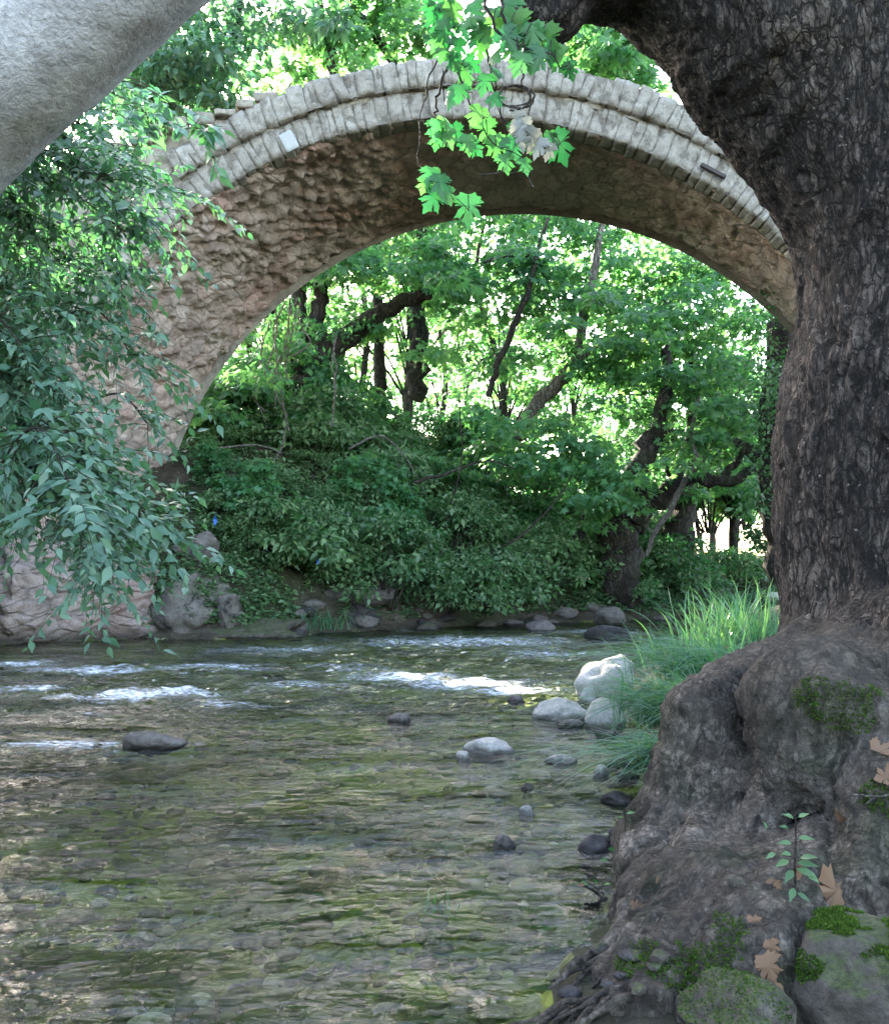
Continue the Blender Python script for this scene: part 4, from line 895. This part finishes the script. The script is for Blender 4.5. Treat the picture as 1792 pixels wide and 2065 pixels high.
moss(MO, MO.data, np.array(MO.location), 15000, .12, 3, .009, [(np.array(MO.location) + (.05, -.02, .17), .14), (np.array(MO.location) + (-.13, -.10, .08), .06)]); moss(MO2, MO2.data, np.array(MO2.location), 1800, .55, 4, .009)
rf = [o for o in tree.children if o.name.split('.')[0] == 'root_flare'][0]
moss(tree, rf.data, np.zeros(3), 9000, -.3, 5, .010, [(on_root(1640, 1395)[0], .07), (on_root(1725, 1425)[0], .08), (on_root(1410, 1940)[0], .09), (on_root(1470, 1900)[0], .06), (on_root(1750, 1600)[0], .08), (on_root(1300, 1930)[0], .05)])
# tangled rootlets
mb = MB(); r = np.random.default_rng(12)
for k in range(16):
    x0, y0 = r.uniform(1180, 1330), r.uniform(1925, 2040); x1, y1 = x0 - r.uniform(60, 190), y0 + r.uniform(30, 130); Dm = 2.9 - (y0 - 1925) / 330
    mb.tube(spline([P(x0, y0, Dm), P((2 * x0 + x1) / 3, (2 * y0 + y1) / 3 - r.uniform(0, 35), Dm - .06), P((x0 + 2 * x1) / 3, (y0 + 2 * y1) / 3 - r.uniform(-10, 25), Dm - .12), P(x1, y1 + 8, Dm - .16)], 18), np.linspace(r.uniform(.008, .02), .004, 18), 7, .08)
mb.build('rootlets', M_ROOT, tree)
# a pale greenish slab behind the trunk
o = link('stone_slab', box_mesh('stone_slab', (0, 0, 0), (.8, .5, .14), Euler((0, R_(38), R_(10)))), M_SLAB); o.location = tuple(P(1585, 1222, 20)); tag(o, 'pale greenish flat slab tilted on the bank beside the trunk', 'slab')
# blue scraps on the far bank
def scrap(label, dx, dy, D, w_, h_, seed):
    r = np.random.default_rng(seed); nu, nv = 4, 9; U, V_ = np.meshgrid(np.linspace(-1, 1, nu), np.linspace(-1, 1, nv), indexing='ij'); U = U.ravel(); V_ = V_.ravel()
    q = np.stack([U * w_ * (1 - .5 * np.abs(V_)) + .3 * w_ * np.sin(V_ * 3), .05 * np.sin(U * 2 + V_ * 4), V_ * h_], -1); n = len(q)
    f = grid_faces(nu, nv); o = link('plastic_scrap', mesh_np('plastic_scrap', np.concatenate([q, q + (0, .004, 0)]), np.concatenate([f, f[:, ::-1] + n])), M_BLUE); o.location = tuple(P(dx, dy, D)); tag(o, label, 'litter')
scrap('blue plastic scrap caught in the bank near the stained outcrop', 434, 1050, 17.6, .03, .12, 1)
scrap('tiny blue plastic scrap hanging in the big leafy bush', 641, 1133, 19.2, .018, .07, 2)

# ------------------------------------------------------------------ tree at left: leaning limb out of the top corner and drooping pointed leaves
left = empty('nettle_tree', (-10.0, 7.4, .3), 'left bank tree with drooping sprays of pointed leaves hanging before the bridge pier', 'tree')
mb = MB(); mb.tube(spline([(-10.1, 7.6, -.2), (-9.8, 7.4, 2.4), (-9.3, 7.2, 5.0), (-8.9, 7.0, 8.0)], 30), np.linspace(.42, .3, 30), 20, .03); mb.build('trunk', M_BARK, left)
mb = MB(); mb.tube(spline([(-9.9, 7.3, .3), (-7.1, 7.0, 1.7), P(-420, 620, 6.6), P(-120, 265, 6.3), P(90, 70, 6.0), P(300, -120, 5.8), P(600, -400, 5.6)], 40), np.linspace(.56, .42, 40), 24, .02); mb.build('limb', stone_mat('glare_paled_limb_bark', (.30, .275, .27), (.50, .47, .465), (.64, .61, .605), (.24, .215, .205), .75, 1.1, bd=.09), left)  # limb bark coloured pale to carry the glare that washes over it
mb = MB()
for y0, z0 in ((280, 4.6), (360, 4.0), (450, 3.4), (560, 2.9), (680, 2.4), (800, 2.0), (920, 1.6)):
    e = P(-118, y0, 7.6); st = np.array([-9.75 + .08 * z0, 7.35, z0]); mb.tube(spline([st, st * .6 + e * .4 + (0, 0, .35), e, P(-60, y0 + 6, 7.6)], 20), np.linspace(.07, .016, 20), 7, .04)
mb.build('boughs', M_TRUNK, left)
def pointed_sprays(ends, seed, D0, parent, per=5, size=.15, nm='crown', trim=0):
    r = np.random.default_rng(seed); mb = MB(); C, Dv, Nv, S_ = [], [], [], []
    for (x0, y0, x1, y1, sag, dens) in ends:
        x1 -= trim * (1 if x1 > 160 else .5) * (1 if y1 > 500 else .35); D = D0 + r.normal(0, .5); a, b = P(x0, y0, D + r.normal(0, .3)), P(x1, y1, D + r.normal(0, .3)); m = (a + b) / 2 + (0, 0, sag)
        pts = spline([a, m, b], 24); mb.tube(pts, np.linspace(.014, .003, 24), 5)
        for j in range(int(per * dens)):
            i = r.integers(3, 23); s0 = pts[i]; l = r.uniform(.25, .7); dr = unit(np.array([r.normal(.25, .7), r.normal(0, .55), r.normal(-.15, .45)]))
            tp = np.stack([s0 + dr * l * t + np.array([0, 0, -.35 * l * t * t]) for t in np.linspace(0, 1, 9)]); mb.tube(tp[::2], np.linspace(.004, .0015, 5), 4)
            k = int(l / .04); tt = np.linspace(.12, 1, k)
            for u, t in enumerate(tt):
                f = t * 8; i0 = min(int(f), 7); c = tp[i0] + (tp[i0 + 1] - tp[i0]) * (f - i0); ax = unit(tp[i0 + 1] - tp[i0]); sd = unit(np.cross(ax, (r.normal(0, .3), r.normal(0, .3), 1)))
                d = ax * .6 + sd * (.8 if u % 2 else -.8) + np.array([0, 0, -.28]) + r.normal(0, .28, 3); C.append(c); Dv.append(d); Nv.append(np.array([0, -.5, 1.]) + r.normal(0, .5, 3)); S_.append(size * r.uniform(.5, 1.3))
    mb.build('branches', M_TWIG, parent); leaf_obj(nm, C, Dv, Nv, S_, T_LANCE, L_LANCE, parent)
ends = [(-120, 300, 330, 330, .35, 1.2), (-100, 250, 280, 260, .3, 1.0), (-120, 350, 400, 390, .35, 1.2), (-120, 330, 200, 300, .3, 1.2), (-120, 380, 330, 430, .35, 1.4), (-120, 420, 300, 470, .35, 1.3), (-120, 470, 250, 540, .35, 1.5), (-120, 520, 360, 560, .5, 1.3), (-120, 560, 240, 640, .4, 1.5),
        (-120, 600, 330, 690, .5, 1.2), (-120, 620, 200, 740, .5, 1.5), (-120, 700, 160, 800, .4, 1.3), (-120, 740, 260, 860, .5, 1.0), (-120, 800, 120, 880, .4, 1.1), (-120, 850, 200, 940, .5, 1.0),
        (-60, 860, 320, 1030, .55, 1.4), (-60, 900, 360, 1080, .6, 1.5), (-80, 920, 260, 1010, .5, 1.2), (-80, 930, 330, 1070, .55, 1.2), (100, 900, 300, 1190, .4, 1.2), (-100, 960, 110, 1010, .3, .8), (0, 940, 290, 1050, .4, 1.6), (-80, 980, 230, 1075, .35, 1.3), (60, 960, 420, 1070, .4, 1.2),
        (-120, 280, 120, 330, .25, 1.0), (150, 560, 400, 620, .25, .7), (120, 640, 400, 740, .25, .6), (200, 800, 420, 860, .15, .35), (250, 1040, 470, 1110, .15, .35), (200, 1100, 320, 1160, .1, .6), (-100, 650, 60, 780, .3, 1.2), (-100, 780, 40, 900, .3, 1.1)]
pointed_sprays(ends, 77, 7.6, left, 44, .098, trim=120)
spr = empty('leafy_spray', P(200, 240, 12), 'leafy branch reaching over the left end of the bridge below the pale gap of sky', 'branch')
mb = MB(); mb.tube(spline([(-8.6, 12.6, 3.2), P(-330, 300, 12.4), P(-60, 215, 12), P(160, 195, 12)], 24), np.linspace(.09, .02, 24), 7, .04); mb.build('bough', M_TRUNK, spr)
pointed_sprays([(60, 200, 330, 250, .3, 1.3), (100, 190, 430, 275, .4, 1.3), (60, 240, 300, 290, .3, 1.2), (150, 180, 380, 230, .3, 1.1)], 78, 12.0, spr, 9, .2, 'foliage')

# ------------------------------------------------------------------ shrubs and trees of the far bank
def crown(name, centers, rad, per, flat, size, seed, tmpl, mat, parent, tilt=.55, droop=.25):
    r = np.random.default_rng(seed); C, D, N, S_ = spray_cloud(np.asarray(centers, float), np.asarray(rad, float), per, flat, size, r, droop, tilt); return leaf_obj(name, C, D, N, S_, tmpl, mat, parent)
def shrub_proto(seed, R, H, nb, per, size, tmpl, mat, label):
    r = np.random.default_rng(seed); o = empty('shrub', (0, 0, 0), label, 'shrub', 'shrubs covering the far bank'); cs, rs = [], []; mb = MB()
    for k in range(nb):
        a = r.uniform(0, 6.28); h = r.random(); w_ = R * math.sqrt(r.random()) * (1 - .35 * h); c = np.array([math.cos(a) * w_, math.sin(a) * w_, .15 * H + .85 * H * h * (1 - .25 * (w_ / R) ** 2)]); cs.append(c); rs.append(R * r.uniform(.14, .34))
        if k % 4 == 0: mb.tube(spline([(c[0] * .15, c[1] * .15, -.1), c * (.5, .5, .5), c], 8), np.linspace(.03, .006, 8), 5)
    mb.build('stems', M_TRUNK, o); crown('foliage', cs, rs, per, .55, size, seed, tmpl, mat, o); return o
SP = [shrub_proto(1, 1.3, 1.7, 42, 80, .13, T_OVAL, L_SHRUB, ''), shrub_proto(2, 1.5, 1.5, 46, 80, .15, T_LANCE, L_SHRUB, ''), shrub_proto(3, 1.2, 2.3, 34, 45, .2, T_STAR, L_PLANE, ''), shrub_proto(4, 1.6, 1.3, 50, 80, .13, T_OVAL, L_SHRUB, '')]
sh_used = [False] * 4
def shrub(x, y, z, k, s, label=None, rz=None):
    o = SP[k]
    rz = (x * 5.3 + y * 2.1) % 6.28 if rz is None else rz
    if sh_used[k]: o = copy_tree(SP[k], (x, y, z), rz, s)
    else: o.location = (x, y, z); o.rotation_euler = (0, 0, rz); o.scale = (s,) * 3; sh_used[k] = True
    o['label'] = label or 'dark green shrub in the unbroken thicket on the far bank slope'
    return o
def shrub_px(dx, dy, D, k, s, label=None): p = P(dx, dy, D); return shrub(p[0], p[1], max(gz(p[0], p[1]) - .1, min(p[2], gz(p[0], p[1]) + 1.5)), k, s, label)
r = np.random.default_rng(44)
shrub_px(470, 1165, 20.4, 0, .7, 'small bush rooted just above the stained outcrop')
shrub_px(535, 1195, 20.2, 3, .65, 'low bush over the mossy ledge left of the big leafy bush')
shrub_px(415, 1030, 24.4, 2, .8, 'leafy bush on the dark slope just right of the arch leg')
shrub_px(350, 1000, 24.8, 0, 1.0, 'shadowed bush mostly hidden behind the arch leg')
shrub(-5.25, 21.5, gz(-5.25, 21.5) - .1, 2, .42, 'tiny leafy bush on the slope between the arch leg and the thicket')
shrub(-5.0, 20.7, gz(-5.0, 20.7) - .1, 0, .36, 'tiny dark bush just above the jagged stained outcrop')
shrub_px(395, 990, 23.7, 2, .55, 'small leafy bush tucked behind the foot of the arch leg')
shrub_px(445, 1045, 23.4, 0, .6, 'small dark bush on the bare slope right of the arch leg')
shrub_px(420, 935, 24.2, 3, .65, 'low bush under the thin grey bare twig')
shrub_px(500, 1000, 25, 1, .9, 'bush under the left haunch of the arch above the brown spur')
shrub_px(455, 900, 26, 0, 1.0, 'shadowed bush tight against the far edge of the arch leg')
shrub_px(1010, 1235, 24.0, 3, .7, 'low bush at the waterline left of the crooked dark stem')
shrub_px(585, 1240, 20.6, 1, 1.05, 'big leafy bush with lighter leaves at the waterline right of the outcrop')
shrub_px(640, 1225, 21.2, 1, .9, 'leafy bush leaning right above the flat rock shelf')
shrub_px(500, 1215, 20.8, 2, .8, 'ragged bush between the stained outcrop and the big leafy bush')
shrub_px(1480, 1190, 30, 3, .9, 'low sunlit bush on the far bank at the right under the arch')
shrub_px(1430, 1060, 34, 2, 1.5, 'tall loose bush filling the gap right of the second stout trunk')
shrub_px(1500, 1050, 36, 2, 1.7, 'tall pale bush far back beside the ivy clad trunk')
shrub_px(1560, 1150, 31, 0, 1.0, 'bush on the far bank nearest to the old plane trunk')
for j in range(64):                                  # the slope, row on row
    row = j // 11; t = (j % 11) / 10; x = -5.0 + 12.0 * t + r.normal(0, .35); yb = np.interp(x, LEFT[5:11, 0], LEFT[5:11, 1]); y = yb + .9 + row * 1.35 + r.normal(0, .3)
    if (x < -3.2 and row == 0) or (x < -4.3 and y < 24.8): continue
    if row == 0 and x > 3: continue
    shrub(x, y, gz(x, y) - .1, int(r.integers(0, 4)), r.uniform(.5, 1.3))
for j in range(10): x = -9.4 - 1.2 * r.random(); y = 7 + j * 1.0; shrub(x, y, gz(x, y) + r.uniform(-.1, 1.5), int(r.integers(0, 4)), r.uniform(.9, 1.3), 'dense shadowed bush behind the drooping sprays on the left bank')

r = np.random.default_rng(91); n = 44000; x = np.where(r.random(n) < .22, r.uniform(-6.4, -3.0, n), r.uniform(-6.5, 12, n)); yb = np.interp(x, LEFT[4:12, 0], LEFT[4:12, 1]); y = yb + .35 + 8 * r.random(n) ** 1.4
z, ins_, sd_2 = ground(x, y); ok = ~ins_ & (sd_2 > .3) & (fbm(np.stack([x, y, x * 0], -1) * .8, 3, 5) > -.25) & ((x > -6.35) | (y > 22.6)); x, y, z = x[ok], y[ok], z[ok]; n = len(x)
o = leaf_obj('ground_cover', np.stack([x, y, z + .05 + .16 * r.random(n)], -1), np.stack([r.normal(size=n), r.normal(size=n) - .5, r.normal(0, .3, n)], -1), np.array([0, -.4, 1.]) + r.normal(0, .4, (n, 3)), .13 * r.uniform(.5, 1.3, n), T_OVAL, L_SHRUB)
tag(o, 'low leafy ground cover spread over the far bank', 'ground cover', kind='stuff')
# ivy hanging on the bridge spandrel at left
iv_ = empty('ivy', (-6.5, 17.6, 3), 'dark ivy mass hanging over the left spandrel wall of the bridge', 'ivy'); r = np.random.default_rng(9); cs = []
for k in range(110):
    x = r.uniform(-11, -5.3); lim = 6.4 + .25 * x * 0; z = r.uniform(1.6, 8.0 if x < -6.4 else 5.0)
    cs.append((x, YN - .25 - .25 * r.random(), z))
cs = [c for c in cs if (c[0] - CXN) ** 2 + (c[2] - ZC) ** 2 > (RB - .25) ** 2 and not (-8.2 < c[0] < -5 and c[2] > 6.1)]
mb = MB()
for c in cs[::4]: mb.tube(spline([(c[0] - .3, YN - .1, c[2] + 1.2), (c[0] - .1, YN - .2, c[2] + .5), c], 8), .012, 5)
mb.build('stems', M_TRUNK, iv_); crown('foliage', cs, np.full(len(cs), .55), 60, .9, .16, 5, T_LANCE, L_LANCE, iv_, .8, .8)

# trees with trunks traced at their distances
def pxtree(label, paths, blobs, seed, leaf=.24, per=70, flat=.32, tmpl=T_STAR, mat=None, name='tree', bark=None, group='trees beyond the bridge', cat='tree'):
    p0 = P(*paths[0][0][:3]); o = empty(name, p0, label, cat, group); mb = MB(); r = np.random.default_rng(seed)
    for path in paths:
        pts = np.array([P(a, b, c) for a, b, c, w in path]); rad = np.array([w / FPX * c / 2 for a, b, c, w in path]); n = 5 * len(path)
        s_ = spline(np.concatenate([pts, rad[:, None]], 1), n); s_[1:-1, :3] += r.normal(0, .25, (n - 2, 3)) * s_[1:-1, 3:4]; mb.tube(s_[:, :3], np.maximum(s_[:, 3], .01), 9, .05)
    mb.build('trunk', bark or M_TRUNK, o)
    if blobs:
        cs, rs = [], []
        for (dx, dy, D, rx, ry, n) in blobs:
            for k in range(n):
                u = r.normal(size=2) * .55; d = D + r.normal(0, 1.2); cs.append(P(dx + u[0] * rx, dy + u[1] * ry, d)); rs.append(r.uniform(.5, 1.05) * D / 28)
        rs = np.array(rs); mb = MB()
        crown('crown', cs, rs, per, flat, leaf, seed, tmpl, mat or L_PLANE, o)
    return o
pxtree('dark leaning tree with a broken limb pointing right under the arch', [[(610, 870, 27, 90), (615, 780, 27, 74), (650, 715, 27, 60), (720, 665, 27, 42), (790, 615, 27, 34), (875, 590, 26.6, 22)],
        [(600, 820, 27, 50), (608, 700, 27, 42), (598, 600, 27, 34), (590, 420, 27, 24)], [(640, 740, 27, 40), (640, 650, 27, 34), (650, 560, 27, 26), (640, 380, 27, 16)]],
       [(760, 520, 27, 160, 60, 18), (620, 480, 27, 120, 110, 14), (880, 520, 26, 90, 50, 9), (700, 620, 28, 120, 60, 8), (480, 780, 25, 70, 60, 22), (560, 690, 26, 70, 50, 12), (590, 800, 26.2, 60, 60, 10), (430, 880, 24.5, 50, 50, 10)], 1)
pxtree('slim dark straight trunk right of the leaning tree', [[(772, 820, 29, 30), (765, 720, 29, 24), (760, 600, 29, 20), (758, 380, 29, 14)]], [(780, 430, 29, 130, 100, 10)], 2)
pxtree('straight dark trunk behind the tip of the broken limb', [[(838, 800, 29.5, 36), (842, 700, 29.5, 33), (846, 590, 29.5, 32), (850, 420, 29.5, 24)]], [(860, 520, 29, 120, 80, 10), (900, 690, 29, 100, 60, 8)], 3)
pxtree('pale curving trunk rising right in the middle of the arch', [[(1035, 900, 27, 34), (1075, 820, 27, 30), (1120, 775, 27, 27), (1155, 730, 27, 23), (1175, 650, 27, 20), (1195, 570, 27, 17), (1215, 440, 27, 12)],
        [(1150, 740, 27, 12), (1230, 690, 26.8, 9), (1330, 700, 26.6, 6)]], [(1150, 600, 27, 140, 70, 16), (1250, 680, 26.5, 130, 50, 12), (1080, 720, 27, 110, 60, 9), (1030, 560, 27.5, 110, 60, 8)], 4, bark=bark_mat('pale_bark', (.12, .10, .08), (.22, .19, .16), (.34, .3, .26), .6, .1))
pxtree('thin crooked grey stem left of the pale curving trunk', [[(985, 800, 26, 13), (1005, 730, 26, 13), (1040, 650, 26, 13), (1068, 580, 26, 11), (1082, 510, 26, 9), (1105, 440, 26, 6)], [(1080, 515, 26, 9), (1020, 515, 26, 7), (975, 530, 26, 5)]], [(1060, 520, 26, 80, 40, 5)], 5)
pxtree('stout ivied trunk at the far waterline with spreading limbs', [[(1248, 1205, 25.8, 88), (1252, 1130, 25.8, 80), (1262, 1050, 25.8, 76), (1275, 980, 25.8, 52), (1305, 900, 25.8, 40), (1335, 830, 25.8, 30), (1345, 700, 25.8, 20)],
        [(1270, 1060, 25.8, 50), (1330, 1010, 25.8, 42), (1390, 960, 25.6, 34), (1450, 975, 25.2, 26), (1520, 945, 25, 18)], [(1440, 975, 25.3, 20), (1470, 950, 25.2, 16), (1500, 905, 25, 12)],
        [(1260, 1000, 25.8, 30), (1220, 960, 25.6, 22), (1150, 950, 25.2, 14)]],
       [(1150, 930, 24.5, 170, 45, 24), (1330, 780, 26, 160, 70, 20), (1480, 800, 26, 110, 70, 14), (1250, 1000, 25, 110, 40, 9), (1450, 900, 26, 100, 50, 8), (1050, 850, 25, 130, 50, 12)], 6, .22)
pxtree('second stout dark trunk just behind the ivied one', [[(1375, 1180, 28.5, 62), (1370, 1080, 28.5, 58), (1385, 980, 28.5, 46), (1400, 880, 28.5, 30), (1390, 700, 28.5, 22)], [(1385, 1000, 28.5, 36), (1340, 900, 28.5, 24), (1320, 760, 28.5, 14)], [(1390, 960, 28.5, 28), (1450, 880, 28.5, 18), (1540, 860, 28.5, 12)]],
       [(1400, 720, 28, 150, 80, 16), (1500, 650, 28, 110, 60, 10), (1330, 600, 28, 130, 50, 10), (1250, 520, 29, 120, 40, 9), (1420, 560, 29, 110, 40, 9), (1110, 470, 29, 120, 40, 7), (1040, 435, 30, 140, 35, 11), (1250, 465, 30, 140, 40, 13), (1420, 540, 30, 100, 45, 10), (1500, 960, 32, 80, 60, 10)], 7)
pxtree('short crooked dark stem leaning at the water left of the ivied trunk', [[(1110, 1235, 25, 34), (1106, 1180, 25, 30), (1125, 1135, 25, 26), (1155, 1095, 25, 22), (1180, 1040, 25, 14)]], [(1180, 1020, 25, 90, 40, 5)], 8, .2)
pxtree('bare bleached dead branch hanging in front of the second stout trunk', [[(1302, 1122, 24.6, 8), (1320, 1075, 24.6, 11), (1350, 1030, 24.6, 12), (1385, 960, 24.6, 11), (1405, 930, 24.6, 9), (1395, 870, 24.6, 8), (1410, 800, 24.6, 5)], [(1320, 1078, 24.6, 6), (1300, 1060, 24.6, 4)]], [], 9, bark=M_PALEWOOD, name='dead_branch', cat='branch', group=None)
pxtree('ivy clad trunk half hidden by the old plane trunk', [[(1580, 1150, 24, 70), (1570, 1000, 24, 66), (1560, 850, 24, 60), (1570, 650, 24, 50)], [(1560, 940, 24, 40), (1510, 905, 24, 26), (1480, 890, 24, 12)]],
       [(1560, 780, 23.5, 36, 110, 22), (1545, 950, 23.5, 36, 60, 9)], 10, .14, 90, .9, T_OVAL, L_SHRUB)
pxtree('tree above the bridge with a dark straight trunk under the sky gap', [[(690, 330, 30, 22), (676, 165, 30, 21), (664, 90, 30, 17), (645, 20, 30, 14), (635, -120, 30, 9)]], [(640, 60, 30, 90, 50, 8), (590, 140, 30, 90, 30, 5), (700, -40, 30, 140, 60, 8)], 11, .3)
pxtree('tree above the bridge with a diagonal trunk leaning right', [[(850, 330, 31, 22), (790, 130, 31, 18), (750, 60, 31, 18), (715, 15, 31, 15), (690, -80, 31, 10)]], [(740, 60, 31, 60, 40, 4), (820, 20, 31, 80, 50, 8), (840, 90, 31, 60, 40, 5)], 12, .3)
pxtree('tree showing between the limb and the bridge at upper right', [[(1230, 350, 30, 26), (1220, 150, 30, 22), (1210, 0, 30, 16)]], [(1220, 100, 29, 90, 50, 22), (1300, 160, 29, 60, 35, 8), (1150, 110, 29, 60, 40, 6), (1180, -60, 30, 200, 80, 12)], 13, .3)
pxtree('leafy tree with long pointed leaves behind the left end of the bridge', [[(450, 420, 27, 34), (440, 200, 27, 26), (470, 80, 27, 18), (500, -100, 27, 10)], [(440, 230, 27, 20), (390, 140, 27, 14), (330, 60, 27, 8)]],
       [(390, 130, 26, 100, 80, 26), (540, 40, 26, 110, 50, 10), (330, 60, 26, 130, 90, 18), (450, -80, 27, 260, 70, 16), (300, 210, 26, 80, 40, 10)], 14, .3, 80, .5, T_LANCE, L_LANCE)

# generic trees farther off, copies of three
def tree_proto(seed, H, R, nb, per, leaf, tr, tmpl, mat):
    r = np.random.default_rng(seed); o = empty('tree', (0, 0, 0), 'leafy tree in the sunlit wood beyond the arch', 'tree', 'trees of the wood beyond the bridge'); mb = MB()
    tp = spline([(0, 0, -.3), (r.normal(0, .3), r.normal(0, .3), H * .3), (r.normal(0, .6), r.normal(0, .6), H * .65), (r.normal(0, .8), r.normal(0, .8), H * .97)], 26); mb.tube(tp, np.linspace(tr, .03, 26), 9, .05); cs, rs = [], []
    for k in range(nb):
        h = r.uniform(.28, 1.0); i = int(h * 25); a = r.uniform(0, 6.28); w_ = R * r.uniform(.3, 1.) * (1.1 - .7 * abs(h - .5)); c = tp[i] + np.array([math.cos(a) * w_, math.sin(a) * w_, r.uniform(-.2, 1.)])
        if k % 2 == 0: mb.tube(spline([tp[max(i - 3, 0)], (tp[i] * .5 + c * .5) + (0, 0, .2), c], 9), np.linspace(tr * .35 * (1.1 - h), .012, 9), 5)
        cs.append(c); rs.append(r.uniform(.55, 1.1))
    mb.build('trunk', M_TRUNK, o); crown('crown', cs, rs, per, .3, leaf, seed + 50, tmpl, mat, o); return o
TP = [tree_proto(1, 13, 3.2, 60, 38, .27, .20, T_STAR, L_PLANE), tree_proto(2, 15, 3.6, 70, 36, .29, .26, T_STAR, L_PLANE), tree_proto(3, 11, 2.8, 54, 38, .27, .16, T_STAR, L_PLANE)]
tu = [False] * 3
def gtree(x, y, k, s, label=None):
    z = gz(x, y) - .2; o = TP[k]
    if tu[k]: o = copy_tree(TP[k], (x, y, z), (x * 3.7 + y) % 6.28, s)
    else: o.location = (x, y, z); o.scale = (s,) * 3; tu[k] = True
    if label: o['label'] = label
r = np.random.default_rng(71)
for row, (y0, n, a, b, s0, s1) in enumerate([(36, 8, -.20, .42, .75, 1.05), (48, 10, -.42, .5, .85, 1.2), (62, 11, -.45, .52, .95, 1.35), (82, 11, -.46, .5, 1.0, 1.5)]):
    for j in range(n):
        y = y0 + r.uniform(-3, 3); x = (a + (b - a) * j / (n - 1)) * y + r.normal(0, 1.0); gtree(x, y, int(r.integers(0, 3)), r.uniform(s0, s1))

for k, (pts, lab) in enumerate([([(705, 905), (760, 880), (800, 900), (840, 960)], 'pale arching bare branch in the thicket under the leaning tree'), ([(430, 905), (520, 898), (570, 915)], 'thin grey bare twig crossing the dark slope beside the arch leg'),
        ([(830, 975), (900, 955), (980, 930), (1040, 945)], 'dark fallen bough lying across the middle of the thicket'), ([(980, 1120), (1050, 1080), (1120, 1010), (1170, 930)], 'slender dark sapling stem leaning out of the thicket'),
        ([(880, 1180), (900, 1050), (930, 930), (925, 800)], 'straight thin dark stem standing in the thicket'), ([(700, 1130), (720, 1040), (760, 950), (770, 880)], 'thin bare stem rising from the thicket below the slim trunk')]):
    D = 22.6 if k in (1,) else 23.2; q4 = [P(a, b, D) for a, b in pts]; stick(lab, [q4], .05 if k in (2,) else .03, .012, M_PALEWOOD if k in (0, 1) else M_TRUNK, 'branch', 'branch', 20)
# hanging vines by the left haunch
vr = np.random.default_rng(17); vi = empty('hanging_vine', P(565, 600, 23.5), 'cluster of pale bare vines hanging behind the left haunch of the arch', 'vine'); mb = MB(); C, Dv, Nv, S_ = [], [], [], []
for x, y0, y1 in [(535, 640, 850), (548, 620, 800), (560, 610, 820), (568, 600, 870), (575, 630, 840), (582, 600, 780), (600, 610, 720), (556, 860, 1020), (672, 690, 860), (684, 680, 800), (528, 700, 830)]:
    D = 23.5 + vr.normal(0, .3); pts = spline([P(x + vr.normal(0, 10) + (12 if k == 0 else 0), y0 + (y1 - y0) * t, D) for k, t in enumerate(np.linspace(0, 1, 5))], 22); mb.tube(pts, .022, 5)
    for k in range(14):
        i = vr.integers(0, 16); C.append(pts[i] + vr.normal(0, .12, 3)); Dv.append((vr.normal(0, .5), vr.normal(0, .5), -1)); Nv.append(vr.normal(size=3)); S_.append(.16)
mb.build('stems', M_PALEWOOD, vi); leaf_obj('foliage', C, Dv, Nv, S_, T_OVAL, L_SHRUB, vi)
bpy.context.view_layer.update()
